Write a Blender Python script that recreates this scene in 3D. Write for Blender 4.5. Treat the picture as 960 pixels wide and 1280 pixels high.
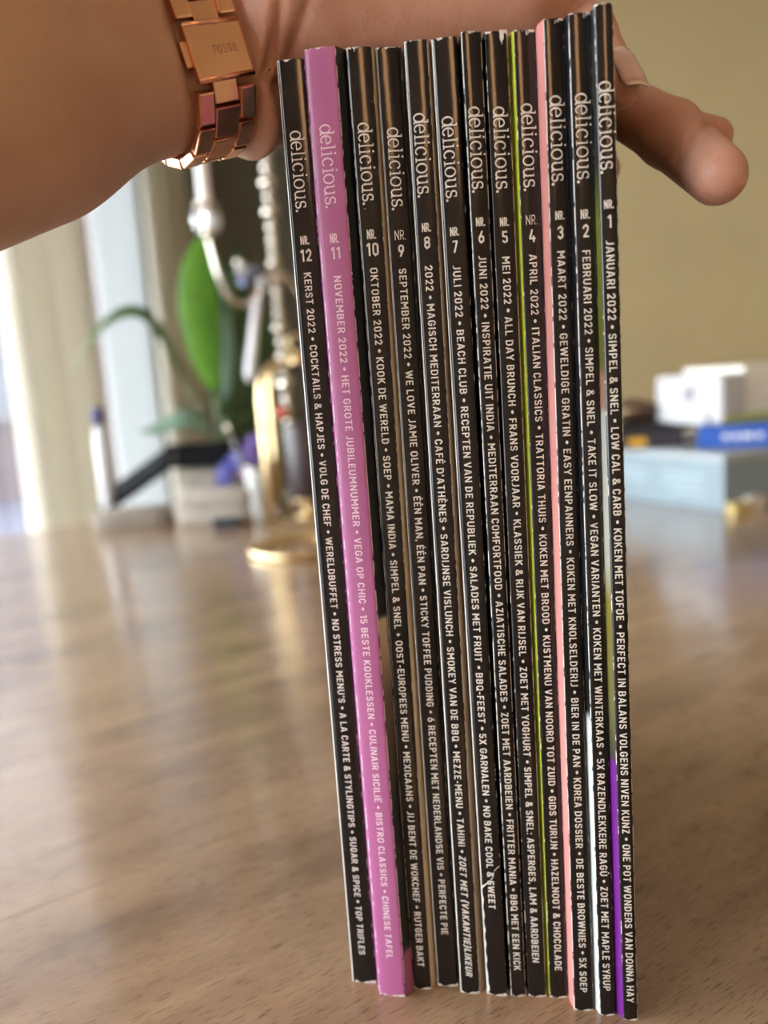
import bpy, bmesh, math, random
import numpy as np
from mathutils import Vector, Matrix

random.seed(7)
scene = bpy.context.scene
for o in list(bpy.data.objects):
    bpy.data.objects.remove(o, do_unlink=True)
COL = scene.collection

# ------------------------------------------------------------------ camera
# metres; the table top is z = 0, x to the right, y away from the photographer
CAM_H, PITCH, ROLL, FPX = 0.1986811, 0.16515212, -0.06991505, 1040.0
FWD = np.array([0, math.cos(PITCH), -math.sin(PITCH)])
_u0 = np.array([0, math.sin(PITCH), math.cos(PITCH)]); _r0 = np.array([1.0, 0, 0])
RT = math.cos(ROLL) * _r0 + math.sin(ROLL) * _u0
UP = -math.sin(ROLL) * _r0 + math.cos(ROLL) * _u0
EYE = np.array([0, 0, CAM_H])
cam_data = bpy.data.cameras.new('camera')
cam = bpy.data.objects.new('camera', cam_data)
COL.objects.link(cam)
cam.matrix_world = Matrix(((RT[0], UP[0], -FWD[0], EYE[0]), (RT[1], UP[1], -FWD[1], EYE[1]),
                           (RT[2], UP[2], -FWD[2], EYE[2]), (0, 0, 0, 1)))
cam_data.sensor_fit = 'VERTICAL'
cam_data.sensor_height = 36.0
cam_data.lens = FPX / 1280 * 36.0
cam_data.clip_start = 0.01
cam_data.dof.use_dof = True
cam_data.dof.focus_distance = 0.236
cam_data.dof.aperture_fstop = 6.4
scene.camera = cam

# ------------------------------------------------------------------ daylight and exposure
world = bpy.data.worlds.new('daylight'); scene.world = world
world.use_nodes = True
bg = world.node_tree.nodes['Background']
bg.inputs['Color'].default_value = (0.90, 0.96, 1.0, 1)
bg.inputs['Strength'].default_value = 11.0
scene.view_settings.view_transform = 'Standard'
scene.view_settings.look = 'None'
scene.view_settings.gamma = 1.0
scene.view_settings.use_curve_mapping = False
scene.view_settings.exposure = 0.3
scene.cycles.use_denoising = True
scene.cycles.max_bounces = 8
scene.cycles.sample_clamp_indirect = 6.0

LDIR = Vector((0.2300, 0.9732, 0)).normalized()      # run of the window wall
LNRM = Vector((LDIR.y, -LDIR.x, 0))                    # into the room
L0 = Vector((-0.98, 2.1, 0))
def lw(y, off=0.0, z=0.0):
    t = (y - L0.y) / LDIR.y
    p = L0 + LDIR * t + LNRM * off
    return Vector((p.x, p.y, z))

def portal(name, centre, rotation, sx, sy):
    l = bpy.data.lights.new(name, 'AREA'); l.shape = 'RECTANGLE'; l.size = sx; l.size_y = sy
    l.cycles.is_portal = True
    o = bpy.data.objects.new(name, l); COL.objects.link(o)
    o.location = centre; o.rotation_euler = rotation
    return o
WIN_Y0, WIN_Y1, WIN_Z0, WIN_Z1 = -2.0, 3.0, -0.66, 1.5
REAR_Y = -2.4
REAR_X0, REAR_X1, REAR_Z0, REAR_Z1 = 0.00, 0.46, 0.84, 1.66  # added opening behind the camera, sized for streaks and fill on the spines
_c = (lw(WIN_Y0) + lw(WIN_Y1)) / 2
portal('window_daylight', (_c.x, _c.y, (WIN_Z0 + WIN_Z1) / 2),
       LNRM.to_track_quat('-Z', 'Z').to_euler(), (lw(WIN_Y0) - lw(WIN_Y1)).length, WIN_Z1 - WIN_Z0)
portal('added_rear_daylight', ((REAR_X0 + REAR_X1) / 2, REAR_Y, (REAR_Z0 + REAR_Z1) / 2),
       Vector((0, 1, 0)).to_track_quat('-Z', 'Z').to_euler(), REAR_X1 - REAR_X0, REAR_Z1 - REAR_Z0)  # portal of the added rear window

# ------------------------------------------------------------------ helpers
def at(x, y, Y):
    """point seen at photo pixel (x, y) that lies at depth Y in the room"""
    d = RT * (x - 480) / FPX + UP * (640 - y) / FPX + FWD
    p = EYE + d * (Y / d[1])
    return Vector(p)

class MB:
    def __init__(self): self.v = []; self.f = []; self.m = []; self.smooth = []
    def add(self, verts, faces, mi=0, smooth=False):
        b = len(self.v); self.v += [tuple(q) for q in verts]
        for f in faces:
            self.f.append(tuple(b + i for i in f)); self.m.append(mi); self.smooth.append(smooth)
        return self
    def box(self, a, b, mi=0):
        (x0, y0, z0), (x1, y1, z1) = a, b
        return self.add([(x0, y0, z0), (x1, y0, z0), (x1, y1, z0), (x0, y1, z0), (x0, y0, z1), (x1, y0, z1), (x1, y1, z1), (x0, y1, z1)],
                        [(0, 3, 2, 1), (4, 5, 6, 7), (0, 1, 5, 4), (1, 2, 6, 5), (2, 3, 7, 6), (3, 0, 4, 7)], mi)
    def obox(self, o, u, v, w, mi=0):
        o, u, v, w = Vector(o), Vector(u), Vector(v), Vector(w)
        p = [o, o + u, o + u + v, o + v]; p += [q + w for q in p]
        return self.add(p, [(0, 3, 2, 1), (4, 5, 6, 7), (0, 1, 5, 4), (1, 2, 6, 5), (2, 3, 7, 6), (3, 0, 4, 7)], mi)
    def tube(self, pts, radii, n=10, mi=0, flat=None):
        pts = [Vector(p) for p in pts]
        if not hasattr(radii, '__len__'): radii = [radii] * len(pts)
        rings = []; ref = None
        for i, p in enumerate(pts):
            d = (pts[min(i + 1, len(pts) - 1)] - pts[max(i - 1, 0)]).normalized()
            if ref is None:
                ref = Vector((0, 0, 1)) if abs(d.z) < .9 else Vector((1, 0, 0))
            a = (ref - d * ref.dot(d)).normalized(); b = d.cross(a); ref = a
            k = 1.0 if flat is None else flat
            rings.append([p + (a * math.cos(2 * math.pi * j / n) + b * k * math.sin(2 * math.pi * j / n)) * radii[i] for j in range(n)])
        vs = [q for r in rings for q in r]; fs = []
        for i in range(len(rings) - 1):
            for j in range(n):
                fs.append((i * n + j, i * n + (j + 1) % n, (i + 1) * n + (j + 1) % n, (i + 1) * n + j))
        fs.append(tuple(reversed(range(n)))); fs.append(tuple((len(rings) - 1) * n + j for j in range(n)))
        return self.add(vs, fs, mi, True)
    def lathe(self, prof, n=20, c=(0, 0, 0), mi=0):
        vs = []; fs = []; c = Vector(c)
        for r, z in prof:
            for j in range(n):
                a = 2 * math.pi * j / n; vs.append(c + Vector((r * math.cos(a), r * math.sin(a), z)))
        for i in range(len(prof) - 1):
            for j in range(n):
                fs.append((i * n + j, i * n + (j + 1) % n, (i + 1) * n + (j + 1) % n, (i + 1) * n + j))
        fs.append(tuple(reversed(range(n)))); fs.append(tuple((len(prof) - 1) * n + j for j in range(n)))
        return self.add(vs, fs, mi, True)
    def mesh(self, name, mats):
        me = bpy.data.meshes.new(name)
        me.from_pydata([tuple(q) for q in self.v], [], self.f)
        for m in (mats if isinstance(mats, (list, tuple)) else [mats]): me.materials.append(m)
        me.polygons.foreach_set('material_index', self.m)
        me.polygons.foreach_set('use_smooth', self.smooth)
        me.update()
        return me
    def build(self, name, mats, parent=None, bevel=0.0, seg=2, loc=None):
        me = self.mesh(name, mats)
        if bevel > 0:
            bm = bmesh.new(); bm.from_mesh(me)
            bmesh.ops.bevel(bm, geom=[e for e in bm.edges], offset=bevel, segments=seg, profile=.5, affect='EDGES', clamp_overlap=True)
            bm.to_mesh(me); bm.free()
        return link(name, me, parent, loc)

def link(name, me, parent=None, loc=None):
    o = bpy.data.objects.new(name, me); COL.objects.link(o)
    if parent: o.parent = parent
    if loc is not None: o.location = loc
    return o
def tag(o, label, cat, group=None):
    o['label'] = label; o['category'] = cat
    if group: o['group'] = group
    return o
def thing(name, label, cat, loc=(0, 0, 0), group=None):
    o = bpy.data.objects.new(name, None); o.empty_display_size = .02; COL.objects.link(o)
    o.location = loc
    return tag(o, label, cat, group)
def struct(o):
    o['kind'] = 'structure'; return o

# ------------------------------------------------------------------ materials
def new_mat(name):
    m = bpy.data.materials.new(name); m.use_nodes = True
    nt = m.node_tree; return m, nt, nt.nodes['Principled BSDF']
def node(nt, kind, **kw):
    n = nt.nodes.new(kind)
    for k, v in kw.items():
        if k in n.inputs: n.inputs[k].default_value = v
        else: setattr(n, k, v)
    return n
def objco(nt, scale=(1, 1, 1)):
    tc = nt.nodes.new('ShaderNodeTexCoord'); mp = nt.nodes.new('ShaderNodeMapping')
    mp.inputs['Scale'].default_value = scale
    nt.links.new(tc.outputs['Object'], mp.inputs['Vector']); return mp.outputs['Vector']
def noise(nt, vec, scale, detail=3, rough=.55):
    n = nt.nodes.new('ShaderNodeTexNoise'); n.inputs['Scale'].default_value = scale
    n.inputs['Detail'].default_value = detail; n.inputs['Roughness'].default_value = rough
    nt.links.new(vec, n.inputs['Vector']); return n.outputs['Fac']
def ramp(nt, fac, stops):
    r = nt.nodes.new('ShaderNodeValToRGB'); el = r.color_ramp.elements
    while len(el) < len(stops): el.new(.5)
    for e, (p, c) in zip(el, stops): e.position = p; e.color = (*c, 1)
    nt.links.new(fac, r.inputs['Fac']); return r.outputs['Color']
def mix(nt, fac, a, b):
    n = nt.nodes.new('ShaderNodeMix'); n.data_type = 'RGBA'
    for s, i in ((fac, 0), (a, 6), (b, 7)):
        if hasattr(s, 'node'): nt.links.new(s, n.inputs[i])
        else: n.inputs[i].default_value = s if i == 0 else (*s, 1)
    return n.outputs[2]
def maths(nt, op, a, b=None):
    n = nt.nodes.new('ShaderNodeMath'); n.operation = op
    for i, s in enumerate((a, b)):
        if s is None: continue
        if hasattr(s, 'node'): nt.links.new(s, n.inputs[i])
        else: n.inputs[i].default_value = s
    return n.outputs[0]
def bump(nt, p, height, strength, dist):
    b = nt.nodes.new('ShaderNodeBump'); b.inputs['Strength'].default_value = strength; b.inputs['Distance'].default_value = dist
    nt.links.new(height, b.inputs['Height']); nt.links.new(b.outputs['Normal'], p.inputs['Normal'])
def plain(name, col, rough=.5, metal=0.0, var=.12, scale=30, spec=.5, trans=0.0, sss=0.0, coat=0.0, bmp=0.0):
    m, nt, p = new_mat(name)
    f = noise(nt, objco(nt), scale)
    c = ramp(nt, f, [(.3, tuple(x * (1 - var) for x in col)), (.7, tuple(min(1, x * (1 + var)) for x in col))])
    nt.links.new(c, p.inputs['Base Color'])
    p.inputs['Roughness'].default_value = rough; p.inputs['Metallic'].default_value = metal
    p.inputs['Specular IOR Level'].default_value = spec
    p.inputs['Transmission Weight'].default_value = trans
    p.inputs['Coat Weight'].default_value = coat
    if sss: p.inputs['Subsurface Weight'].default_value = sss; p.inputs['Subsurface Scale'].default_value = .01
    if bmp: bump(nt, p, noise(nt, objco(nt), scale * 12), bmp, .001)
    return m

def wood_mat():
    m, nt, p = new_mat('varnished_wood')
    info = nt.nodes.new('ShaderNodeObjectInfo')
    tc = nt.nodes.new('ShaderNodeTexCoord'); ad = nt.nodes.new('ShaderNodeVectorMath'); ad.operation = 'ADD'
    sc = nt.nodes.new('ShaderNodeVectorMath'); sc.operation = 'SCALE'; sc.inputs[0].default_value = (13.1, 7.7, 3.3)
    nt.links.new(info.outputs['Random'], sc.inputs['Scale'])
    nt.links.new(tc.outputs['Object'], ad.inputs[0]); nt.links.new(sc.outputs[0], ad.inputs[1])
    def mp(s):
        q = nt.nodes.new('ShaderNodeMapping'); q.inputs['Scale'].default_value = s
        nt.links.new(ad.outputs[0], q.inputs['Vector']); return q.outputs['Vector']
    broad = noise(nt, mp((7, 17, 5)), 1.0, 4, .6)
    fig = noise(nt, mp((16, 75, 10)), 1.0, 3, .6)
    fine = noise(nt, mp((120, 1500, 60)), 1.0, 3, .6)
    c1 = ramp(nt, broad, [(.34, (.150, .082, .048)), (.46, (.350, .208, .122)), (.57, (.475, .305, .182)), (.70, (.255, .136, .085))])
    c2 = mix(nt, .35, c1, ramp(nt, fig, [(.3, (.165, .095, .058)), (.7, (.49, .33, .205))]))
    hue = mix(nt, maths(nt, 'MULTIPLY', info.outputs['Random'], .35), c2, (.40, .26, .16))
    pore = ramp(nt, fine, [(.36, (0, 0, 0)), (.44, (1, 1, 1))])
    c3 = mix(nt, pore, mix(nt, .55, hue, (.05, .028, .016)), hue)
    nt.links.new(c3, p.inputs['Base Color'])
    p.inputs['Roughness'].default_value = .26
    p.inputs['Specular IOR Level'].default_value = .3
    p.inputs['Coat Weight'].default_value = 1.0; p.inputs['Coat Roughness'].default_value = .03; p.inputs['Coat IOR'].default_value = 1.6
    b1 = nt.nodes.new('ShaderNodeBump'); b1.inputs['Strength'].default_value = .35; b1.inputs['Distance'].default_value = .00025
    nt.links.new(fine, b1.inputs['Height'])
    b2 = nt.nodes.new('ShaderNodeBump'); b2.inputs['Strength'].default_value = .5; b2.inputs['Distance'].default_value = .0012
    nt.links.new(noise(nt, mp((14, 22, 10)), 1.0, 2, .5), b2.inputs['Height'])
    nt.links.new(b1.outputs['Normal'], b2.inputs['Normal']); nt.links.new(b2.outputs['Normal'], p.inputs['Normal'])
    nt.links.new(b2.outputs['Normal'], p.inputs['Coat Normal'])
    return m

def cover_mat(name, col, rough=.14, wear=1.0, H=.285):
    """printed glossy cover; paper shows through where the ends are scuffed"""
    m, nt, p = new_mat(name)
    tc = nt.nodes.new('ShaderNodeTexCoord'); sep = nt.nodes.new('ShaderNodeSeparateXYZ')
    nt.links.new(tc.outputs['Object'], sep.inputs[0])
    z = sep.outputs['Z']
    end = maths(nt, 'MINIMUM', z, maths(nt, 'SUBTRACT', H, z))
    n1 = noise(nt, objco(nt), 420, 4, .7)
    lim = maths(nt, 'MULTIPLY', maths(nt, 'SUBTRACT', n1, .475), .0075 * wear)
    worn = maths(nt, 'LESS_THAN', end, lim)
    fleck = maths(nt, 'GREATER_THAN', noise(nt, objco(nt), 650, 2, .5), .80)
    f = maths(nt, 'MAXIMUM', worn, maths(nt, 'MULTIPLY', fleck, .5 * wear))
    base = mix(nt, noise(nt, objco(nt), 60), tuple(c * .9 for c in col), tuple(min(1, c * 1.1) for c in col))
    nt.links.new(mix(nt, f, base, (.72, .70, .66)), p.inputs['Base Color'])
    p.inputs['Roughness'].default_value = rough
    p.inputs['Specular IOR Level'].default_value = .45
    bump(nt, p, noise(nt, objco(nt), 260, 3), .10, .0004)
    return m

def edge_mat(name, col, amount):
    """scuffed fold of a cover: ink broken by bare paper"""
    m, nt, p = new_mat(name)
    n = noise(nt, objco(nt, (1, 1, .35)), 900, 3, .6)
    nt.links.new(ramp(nt, n, [(max(.02, .62 - amount * .6), col), (max(.05, .66 - amount * .6), (.74, .72, .66))]), p.inputs['Base Color'])
    p.inputs['Roughness'].default_value = .5
    return m

def banded_mat(name, stops, H=.285, rough=.3):
    """cover picture running up the flank: printed bands by height"""
    m, nt, p = new_mat(name)
    tc = nt.nodes.new('ShaderNodeTexCoord'); sep = nt.nodes.new('ShaderNodeSeparateXYZ')
    nt.links.new(tc.outputs['Object'], sep.inputs[0])
    f = maths(nt, 'DIVIDE', sep.outputs['Z'], H)
    nt.links.new(ramp(nt, f, stops), p.inputs['Base Color'])
    p.inputs['Roughness'].default_value = rough
    return m

BLACK = (.0085, .0075, .0075)
M_wood = wood_mat()
M_ink = plain('pale_print', (.68, .65, .59), .55, var=.06)
M_ink_pink = plain('pale_pink_print', (.80, .62, .72), .55, var=.05)
M_pages = plain('page_edges', (.66, .62, .55), .8, var=.1, scale=600)
M_wall = plain('olive_paint', (.53, .435, .245), .8, var=.04, scale=3, bmp=.1)
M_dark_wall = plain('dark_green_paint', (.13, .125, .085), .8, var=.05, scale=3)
M_white_paint = plain('white_paint', (.74, .73, .69), .6, var=.03, scale=5)
M_floor = plain('floor_boards', (.23, .15, .09), .4, var=.2, scale=4)
M_gold = plain('gold_metal', (.80, .63, .36), .28, 1.0, var=.1)
M_rose = plain('rose_gold', (.80, .43, .27), .24, 1.0, var=.05, scale=80)
M_silver = plain('silver_metal', (.66, .61, .53), .10, 1.0, var=.1)
M_wax = plain('white_wax', (.85, .86, .84), .45, sss=.3, var=.03)

# ------------------------------------------------------------------ room shell
FLOOR, CEIL, BACK, RIGHT = -0.75, 1.75, 3.2, 2.6
struct(MB().box((-3.0, REAR_Y - .2, FLOOR - .06), (RIGHT + .2, BACK + .2, FLOOR)).build('floor', M_floor))
struct(MB().box((-3.0, REAR_Y - .2, CEIL), (RIGHT + .2, BACK + .2, CEIL + .06)).build('ceiling', M_white_paint))
struct(MB().box((-.735, BACK, FLOOR), (RIGHT + .2, BACK + .15, CEIL)).build('wall_back', M_wall))
struct(MB().box((RIGHT, REAR_Y, FLOOR), (RIGHT + .15, BACK, CEIL)).build('wall_right', M_wall))
w = MB()
w.box((-2.3, REAR_Y - .15, FLOOR), (REAR_X0, REAR_Y, CEIL)); w.box((REAR_X1, REAR_Y - .15, FLOOR), (RIGHT + .15, REAR_Y, CEIL))
w.box((REAR_X0, REAR_Y - .15, FLOOR), (REAR_X1, REAR_Y, REAR_Z0)); w.box((REAR_X0, REAR_Y - .15, REAR_Z1), (REAR_X1, REAR_Y, CEIL))
struct(w.build('wall_rear', plain('warm_fill_paint', (.62, .43, .29), .8, var=.04, scale=3)))  # unseen wall, colour warmed to bounce fill onto spines and hand
def lwall(mb, y0, y1, z0, z1, off=0.0, th=.15, mi=0):
    a, b = lw(y0, off), lw(y1, off)
    mb.obox((a.x, a.y, z0), b - a, -LNRM * th, (0, 0, z1 - z0), mi)
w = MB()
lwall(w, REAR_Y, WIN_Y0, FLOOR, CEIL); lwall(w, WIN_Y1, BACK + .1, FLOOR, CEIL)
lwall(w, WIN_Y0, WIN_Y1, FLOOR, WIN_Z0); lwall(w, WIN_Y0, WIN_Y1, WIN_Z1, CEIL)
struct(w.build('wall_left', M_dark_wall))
def glass_mat(name='window_glass', tint=(1, 1, 1)):
    m = bpy.data.materials.new(name); m.use_nodes = True; nt = m.node_tree
    nt.nodes.remove(nt.nodes['Principled BSDF'])
    t = nt.nodes.new('ShaderNodeBsdfTransparent'); t.inputs['Color'].default_value = (*tint, 1); g = nt.nodes.new('ShaderNodeBsdfGlossy'); g.inputs['Roughness'].default_value = .02
    mx = nt.nodes.new('ShaderNodeMixShader'); mx.inputs[0].default_value = .06
    nt.links.new(t.outputs[0], mx.inputs[1]); nt.links.new(g.outputs[0], mx.inputs[2])
    nt.links.new(mx.outputs[0], nt.nodes['Material Output'].inputs['Surface']); return m
M_glass = glass_mat()
win = struct(bpy.data.objects.new('window_1', None)); COL.objects.link(win)
fr = MB(); ys = [WIN_Y0, -.5, 1.2, WIN_Y1]
for y in ys:
    y0 = max(WIN_Y0, y - .03); lwall(fr, min(y0, WIN_Y1 - .06), min(y0, WIN_Y1 - .06) + .06, WIN_Z0, WIN_Z1, -.03, .06)
for z in (WIN_Z0, WIN_Z1 - .06): lwall(fr, WIN_Y0, WIN_Y1, z, z + .06, -.03, .06)
fr.build('window_frame', M_white_paint, win)
for i in range(3):
    g = MB(); lwall(g, ys[i] + .03, ys[i + 1] - .03, WIN_Z0 + .06, WIN_Z1 - .06, -.055, .004); g.build('pane', M_glass, win)
win = struct(bpy.data.objects.new('added_window_2', None)); COL.objects.link(win)  # added unseen window, shapes the coppery streaks near the spine tops
fr = MB()
for x in (REAR_X0, REAR_X1 - .05): fr.box((x, REAR_Y - .1, REAR_Z0), (x + .05, REAR_Y - .04, REAR_Z1))
for z in (REAR_Z0, REAR_Z1 - .05): fr.box((REAR_X0, REAR_Y - .1, z), (REAR_X1, REAR_Y - .04, z + .05))
fr.build('window_frame', M_white_paint, win)
MB().box((REAR_X0 + .05, REAR_Y - .075, REAR_Z0 + .05), (REAR_X1 - .05, REAR_Y - .071, REAR_Z1 - .05)).build('pane', glass_mat('warm_fill_glass', (1.0, .70, .46)), win)  # pane tinted to turn that added light coppery

dr = struct(bpy.data.objects.new('shade_panel_1', None)); COL.objects.link(dr); dr.location = (-.30, BACK, FLOOR)  # added dark panel, stands in for shade on the wall beside the curtain
M_shade_panel = plain('shaded_wall_olive', (.085, .080, .055), .6, var=.06, scale=6)
MB().box((-.385, -.03, 0), (.42, -.002, 2.08)).build('shade_sheet', M_shade_panel, dr, bevel=.003)
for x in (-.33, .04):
    for z0, z1 in ((.15, .85), (1.0, 1.95)): MB().box((x, -.042, z0), (x + .32, -.0305, z1)).build('panel', M_shade_panel, dr, bevel=.006)
MB().box((.425, -.04, 0), (.50, -.002, 2.15)).build('shade_edge', M_dark_wall, dr)
MB().box((-.385, -.04, 2.085), (.424, -.002, 2.15)).build('shade_edge', M_dark_wall, dr)

# ------------------------------------------------------------------ outside the window
struct(MB().box((-14, -4, FLOOR - .3), (-1.0, 14, FLOOR - .2)).build('ground', plain('grey_paving', (.034, .032, .052), .9, scale=4)))
h = thing('house', 'pale pink brick house seen blurred through the window', 'house', (-6.2, 9.5, FLOOR - .2))
MB().box((-4, 0, 0), (3.2, 4, 5)).build('house_wall', plain('pink_brick', (.060, .045, .048), .9, scale=12), h)
MB().add([(-4.2, -.3, 5), (3.4, -.3, 5), (3.4, 4.2, 5), (-4.2, 4.2, 5), (-4.2, 2, 7), (3.4, 2, 7)], [(0, 1, 5, 4), (2, 3, 4, 5), (1, 2, 5), (3, 0, 4), (0, 3, 2, 1)]).build('roof', plain('red_roof', (.07, .035, .03), .8), h)
M_frame = plain('grey_window_frame', (.085, .08, .085), .7)
for x in (-2.6, -.6, 1.2):
    for z in (.9, 3.1):
        f_ = MB().box((x, -.06, z), (x + 1.0, .02, z + 1.2)).build('house_window', M_frame, h)
        MB().box((x + .12, -.08, z + .12), (x + .88, -.05, z + 1.08)).build('pane', plain('dark_pane', (.04, .045, .06), .25), f_)
def blob(mb, c, r, seed, n=14):
    rnd = random.Random(seed); vs = []; fs = []
    m_ = n // 2
    ph = [rnd.random() * 6.28 for _ in range(6)]
    for i in range(m_ + 1):
        th = math.pi * i / m_
        for j in range(n):
            a = 2 * math.pi * j / n
            k = 1 + .13 * math.sin(3 * a + ph[0] + th * 2) + .10 * math.sin(5 * th + ph[1] + a * 2)
            vs.append((c[0] + r[0] * k * math.sin(th) * math.cos(a), c[1] + r[1] * k * math.sin(th) * math.sin(a), c[2] + r[2] * k * math.cos(th)))
    for i in range(m_):
        for j in range(n): fs.append((i * n + j, (i + 1) * n + j, (i + 1) * n + (j + 1) % n, i * n + (j + 1) % n))
    mb.add(vs, fs, 0, True)
# ------------------------------------------------------------------ curtains
def curtain_mat(name, col, trans):
    m = bpy.data.materials.new(name); m.use_nodes = True; nt = m.node_tree
    nt.nodes.remove(nt.nodes['Principled BSDF'])
    d = nt.nodes.new('ShaderNodeBsdfDiffuse'); t = nt.nodes.new('ShaderNodeBsdfTranslucent')
    c = ramp(nt, noise(nt, objco(nt, (90, 90, 25)), 1.0), [(.3, tuple(x * .94 for x in col)), (.7, col)])
    nt.links.new(c, d.inputs['Color']); nt.links.new(c, t.inputs['Color'])
    mx = nt.nodes.new('ShaderNodeMixShader'); mx.inputs[0].default_value = trans
    nt.links.new(d.outputs[0], mx.inputs[1]); nt.links.new(t.outputs[0], mx.inputs[2])
    nt.links.new(mx.outputs[0], nt.nodes['Material Output'].inputs['Surface']); return m
def curtain(name, y0, y1, off, nf, amp, mat, label, seed):
    rnd = random.Random(seed); N = nf * 12; rows = 8; vs = []; fs = []
    ph = [rnd.uniform(-.5, .5) for _ in range(nf + 2)]
    for r in range(rows + 1):
        z = FLOOR + .03 + (CEIL - .08 - FLOOR) * r / rows
        for i in range(N + 1):
            t = i / N * nf; k = int(t)
            a = amp * (1 + .35 * ph[k]) * (1 - .25 * r / rows)
            w_ = math.sin(2 * math.pi * t) * a + .3 * a * math.sin(4 * math.pi * t + ph[k] * 2 + z)
            p = lw(y0 + (y1 - y0) * i / N, off + w_, z); vs.append(p)
    for r in range(rows):
        for i in range(N):
            q = r * (N + 1) + i; fs.append((q, q + 1, q + N + 2, q + N + 1))
    mb = MB().add(vs, fs, 0, True)
    o = thing(name, label, 'curtain', lw(y0, off, FLOOR + .03))
    c = mb.build('curtain_cloth', mat, o); c.location = -Vector(o.location)
    s = c.modifiers.new('cloth', 'SOLIDIFY'); s.thickness = .0015
    for i in range(nf + 1):
        p = lw(y0 + (y1 - y0) * i / nf, off, CEIL - .04)
        hc = MB().tube([p - LDIR * .012, p + LDIR * .012], .012, 8).build('curtain_ring', mat, o); hc.location = -Vector(o.location)
    return o
curtain('curtain', 2.02, 2.40, .15, 3, .048, curtain_mat('cream_linen', (.84, .82, .75), .36), 'cream curtain hanging beside the bright window strip', 3)
curtain('curtain', 2.46, 2.74, .13, 4, .020, curtain_mat('white_sheer', (.82, .85, .86), .60), 'bright white sheer curtain behind the drooping plant leaf', 5)
curtain('curtain', 2.80, 3.13, .12, 4, .030, curtain_mat('grey_linen', (.66, .64, .56), .30), 'greyish beige curtain in the corner behind the big upright leaf', 8)
struct(MB().tube([lw(-1.9, .15, CEIL - .012), lw(3.14, .15, CEIL - .012)], .010, 8).build('curtain_rail_1', M_white_paint))  # unseen curtain rail above the view

# ------------------------------------------------------------------ table
TH = math.radians(32.0)
D2 = Vector((math.cos(TH), math.sin(TH), 0)); N2 = Vector((-math.sin(TH), math.cos(TH), 0))
table = thing('dining_table', 'wide varnished brown plank table under the magazines', 'table', (0, 0, FLOOR))
edges = [.008] + [.17 + .163 * k for k in range(0, 8)]
edges = [.008, .170, .3335, .497, .660, .823, .986, 1.149, 1.331]
T0, T1 = -.55, 1.25
for i in range(len(edges) - 1):
    a, b = edges[i], edges[i + 1]
    cx = (T0 + T1) / 2; cn = (a + b) / 2; hw = (b - a) / 2 - .00003; hl = (T1 - T0) / 2
    pl = MB().box((-hl, -hw, -.036), (hl, hw, 0)).build('plank', M_wood, table, bevel=.00018, seg=1)
    loc = D2 * cx + N2 * cn
    pl.location = (loc.x, loc.y, -FLOOR); pl.rotation_euler = (0, 0, TH)
ap = MB()
def tp(t, n, z): q = D2 * t + N2 * n; return Vector((q.x, q.y, z))
for (t0, n0, t1, n1) in ((T0 + .1, .09, T1 - .1, .11), (T0 + .1, 1.22, T1 - .1, 1.24), (T0 + .1, .11, T0 + .12, 1.22), (T1 - .12, .11, T1 - .1, 1.22)):
    o_ = tp(t0, n0, -.036 - .09 - FLOOR); ap.obox(o_, D2 * (t1 - t0), N2 * (n1 - n0), (0, 0, .09))
ap.build('apron', M_wood, table)
for t in (T0 + .06, T1 - .13):
    for n in (.06, 1.2):
        MB().obox(tp(t, n, 0), D2 * .07, N2 * .07, (0, 0, -FLOOR - .036)).build('leg', M_wood, table, bevel=.004)

# ------------------------------------------------------------------ lettering
class Pen:
    """flat lettering drawn as pen strokes of constant width"""
    def __init__(self): self.V = []; self.F = []
    def ribbon(self, pts, w=12, closed=False):
        P = [np.array(p, float) for p in pts]; n = len(P); b = len(self.V)
        for i, p in enumerate(P):
            a = P[i - 1] if (i > 0 or closed) else None; c = P[(i + 1) % n] if (i < n - 1 or closed) else None
            d1 = None if a is None else (p - a) / (np.linalg.norm(p - a) + 1e-9); d2 = None if c is None else (c - p) / (np.linalg.norm(c - p) + 1e-9)
            if d1 is None: d1 = d2
            if d2 is None: d2 = d1
            d = d1 + d2; d = d / (np.linalg.norm(d) + 1e-9); nn = np.array([-d[1], d[0]])
            k = min(2.2, 1 / max(.35, abs(d @ d1)))
            ww = w[i] if hasattr(w, '__len__') else w
            self.V.append(p + nn * ww / 2 * k); self.V.append(p - nn * ww / 2 * k)
        for i in range(n if closed else n - 1):
            j = (i + 1) % n; self.F.append((b + 2 * i, b + 2 * i + 1, b + 2 * j + 1, b + 2 * j))
    def line(self, p, q, w=12, n=5):
        self.ribbon([(p[0] + (q[0] - p[0]) * i / n, p[1] + (q[1] - p[1]) * i / n) for i in range(n + 1)], w)
    def dot(self, x, y, r, n=12):
        b = len(self.V)
        for i in range(n): self.V.append(np.array([x + r * math.cos(2 * math.pi * i / n), y + r * math.sin(2 * math.pi * i / n)]))
        self.F.append(tuple(b + i for i in range(n)))
def fillet(pts, rad, n=4):
    P = [np.array(p, float) for p in pts]; out = [P[0]]
    for i in range(1, len(P) - 1):
        a, p, c = P[i - 1], P[i], P[i + 1]; la, lc = np.linalg.norm(a - p), np.linalg.norm(c - p)
        r = min(rad, la * .5 if i > 1 else la * .98, lc * .5 if i < len(P) - 2 else lc * .98)
        q0 = p + (a - p) / la * r; q1 = p + (c - p) / lc * r
        for j in range(n + 1):
            t = j / n; out.append(q0 * (1 - t) ** 2 + p * 2 * t * (1 - t) * .92 + (q0 + q1) / 2 * 2 * t * (1 - t) * .08 + q1 * t * t)
    return out + [P[-1]]
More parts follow.
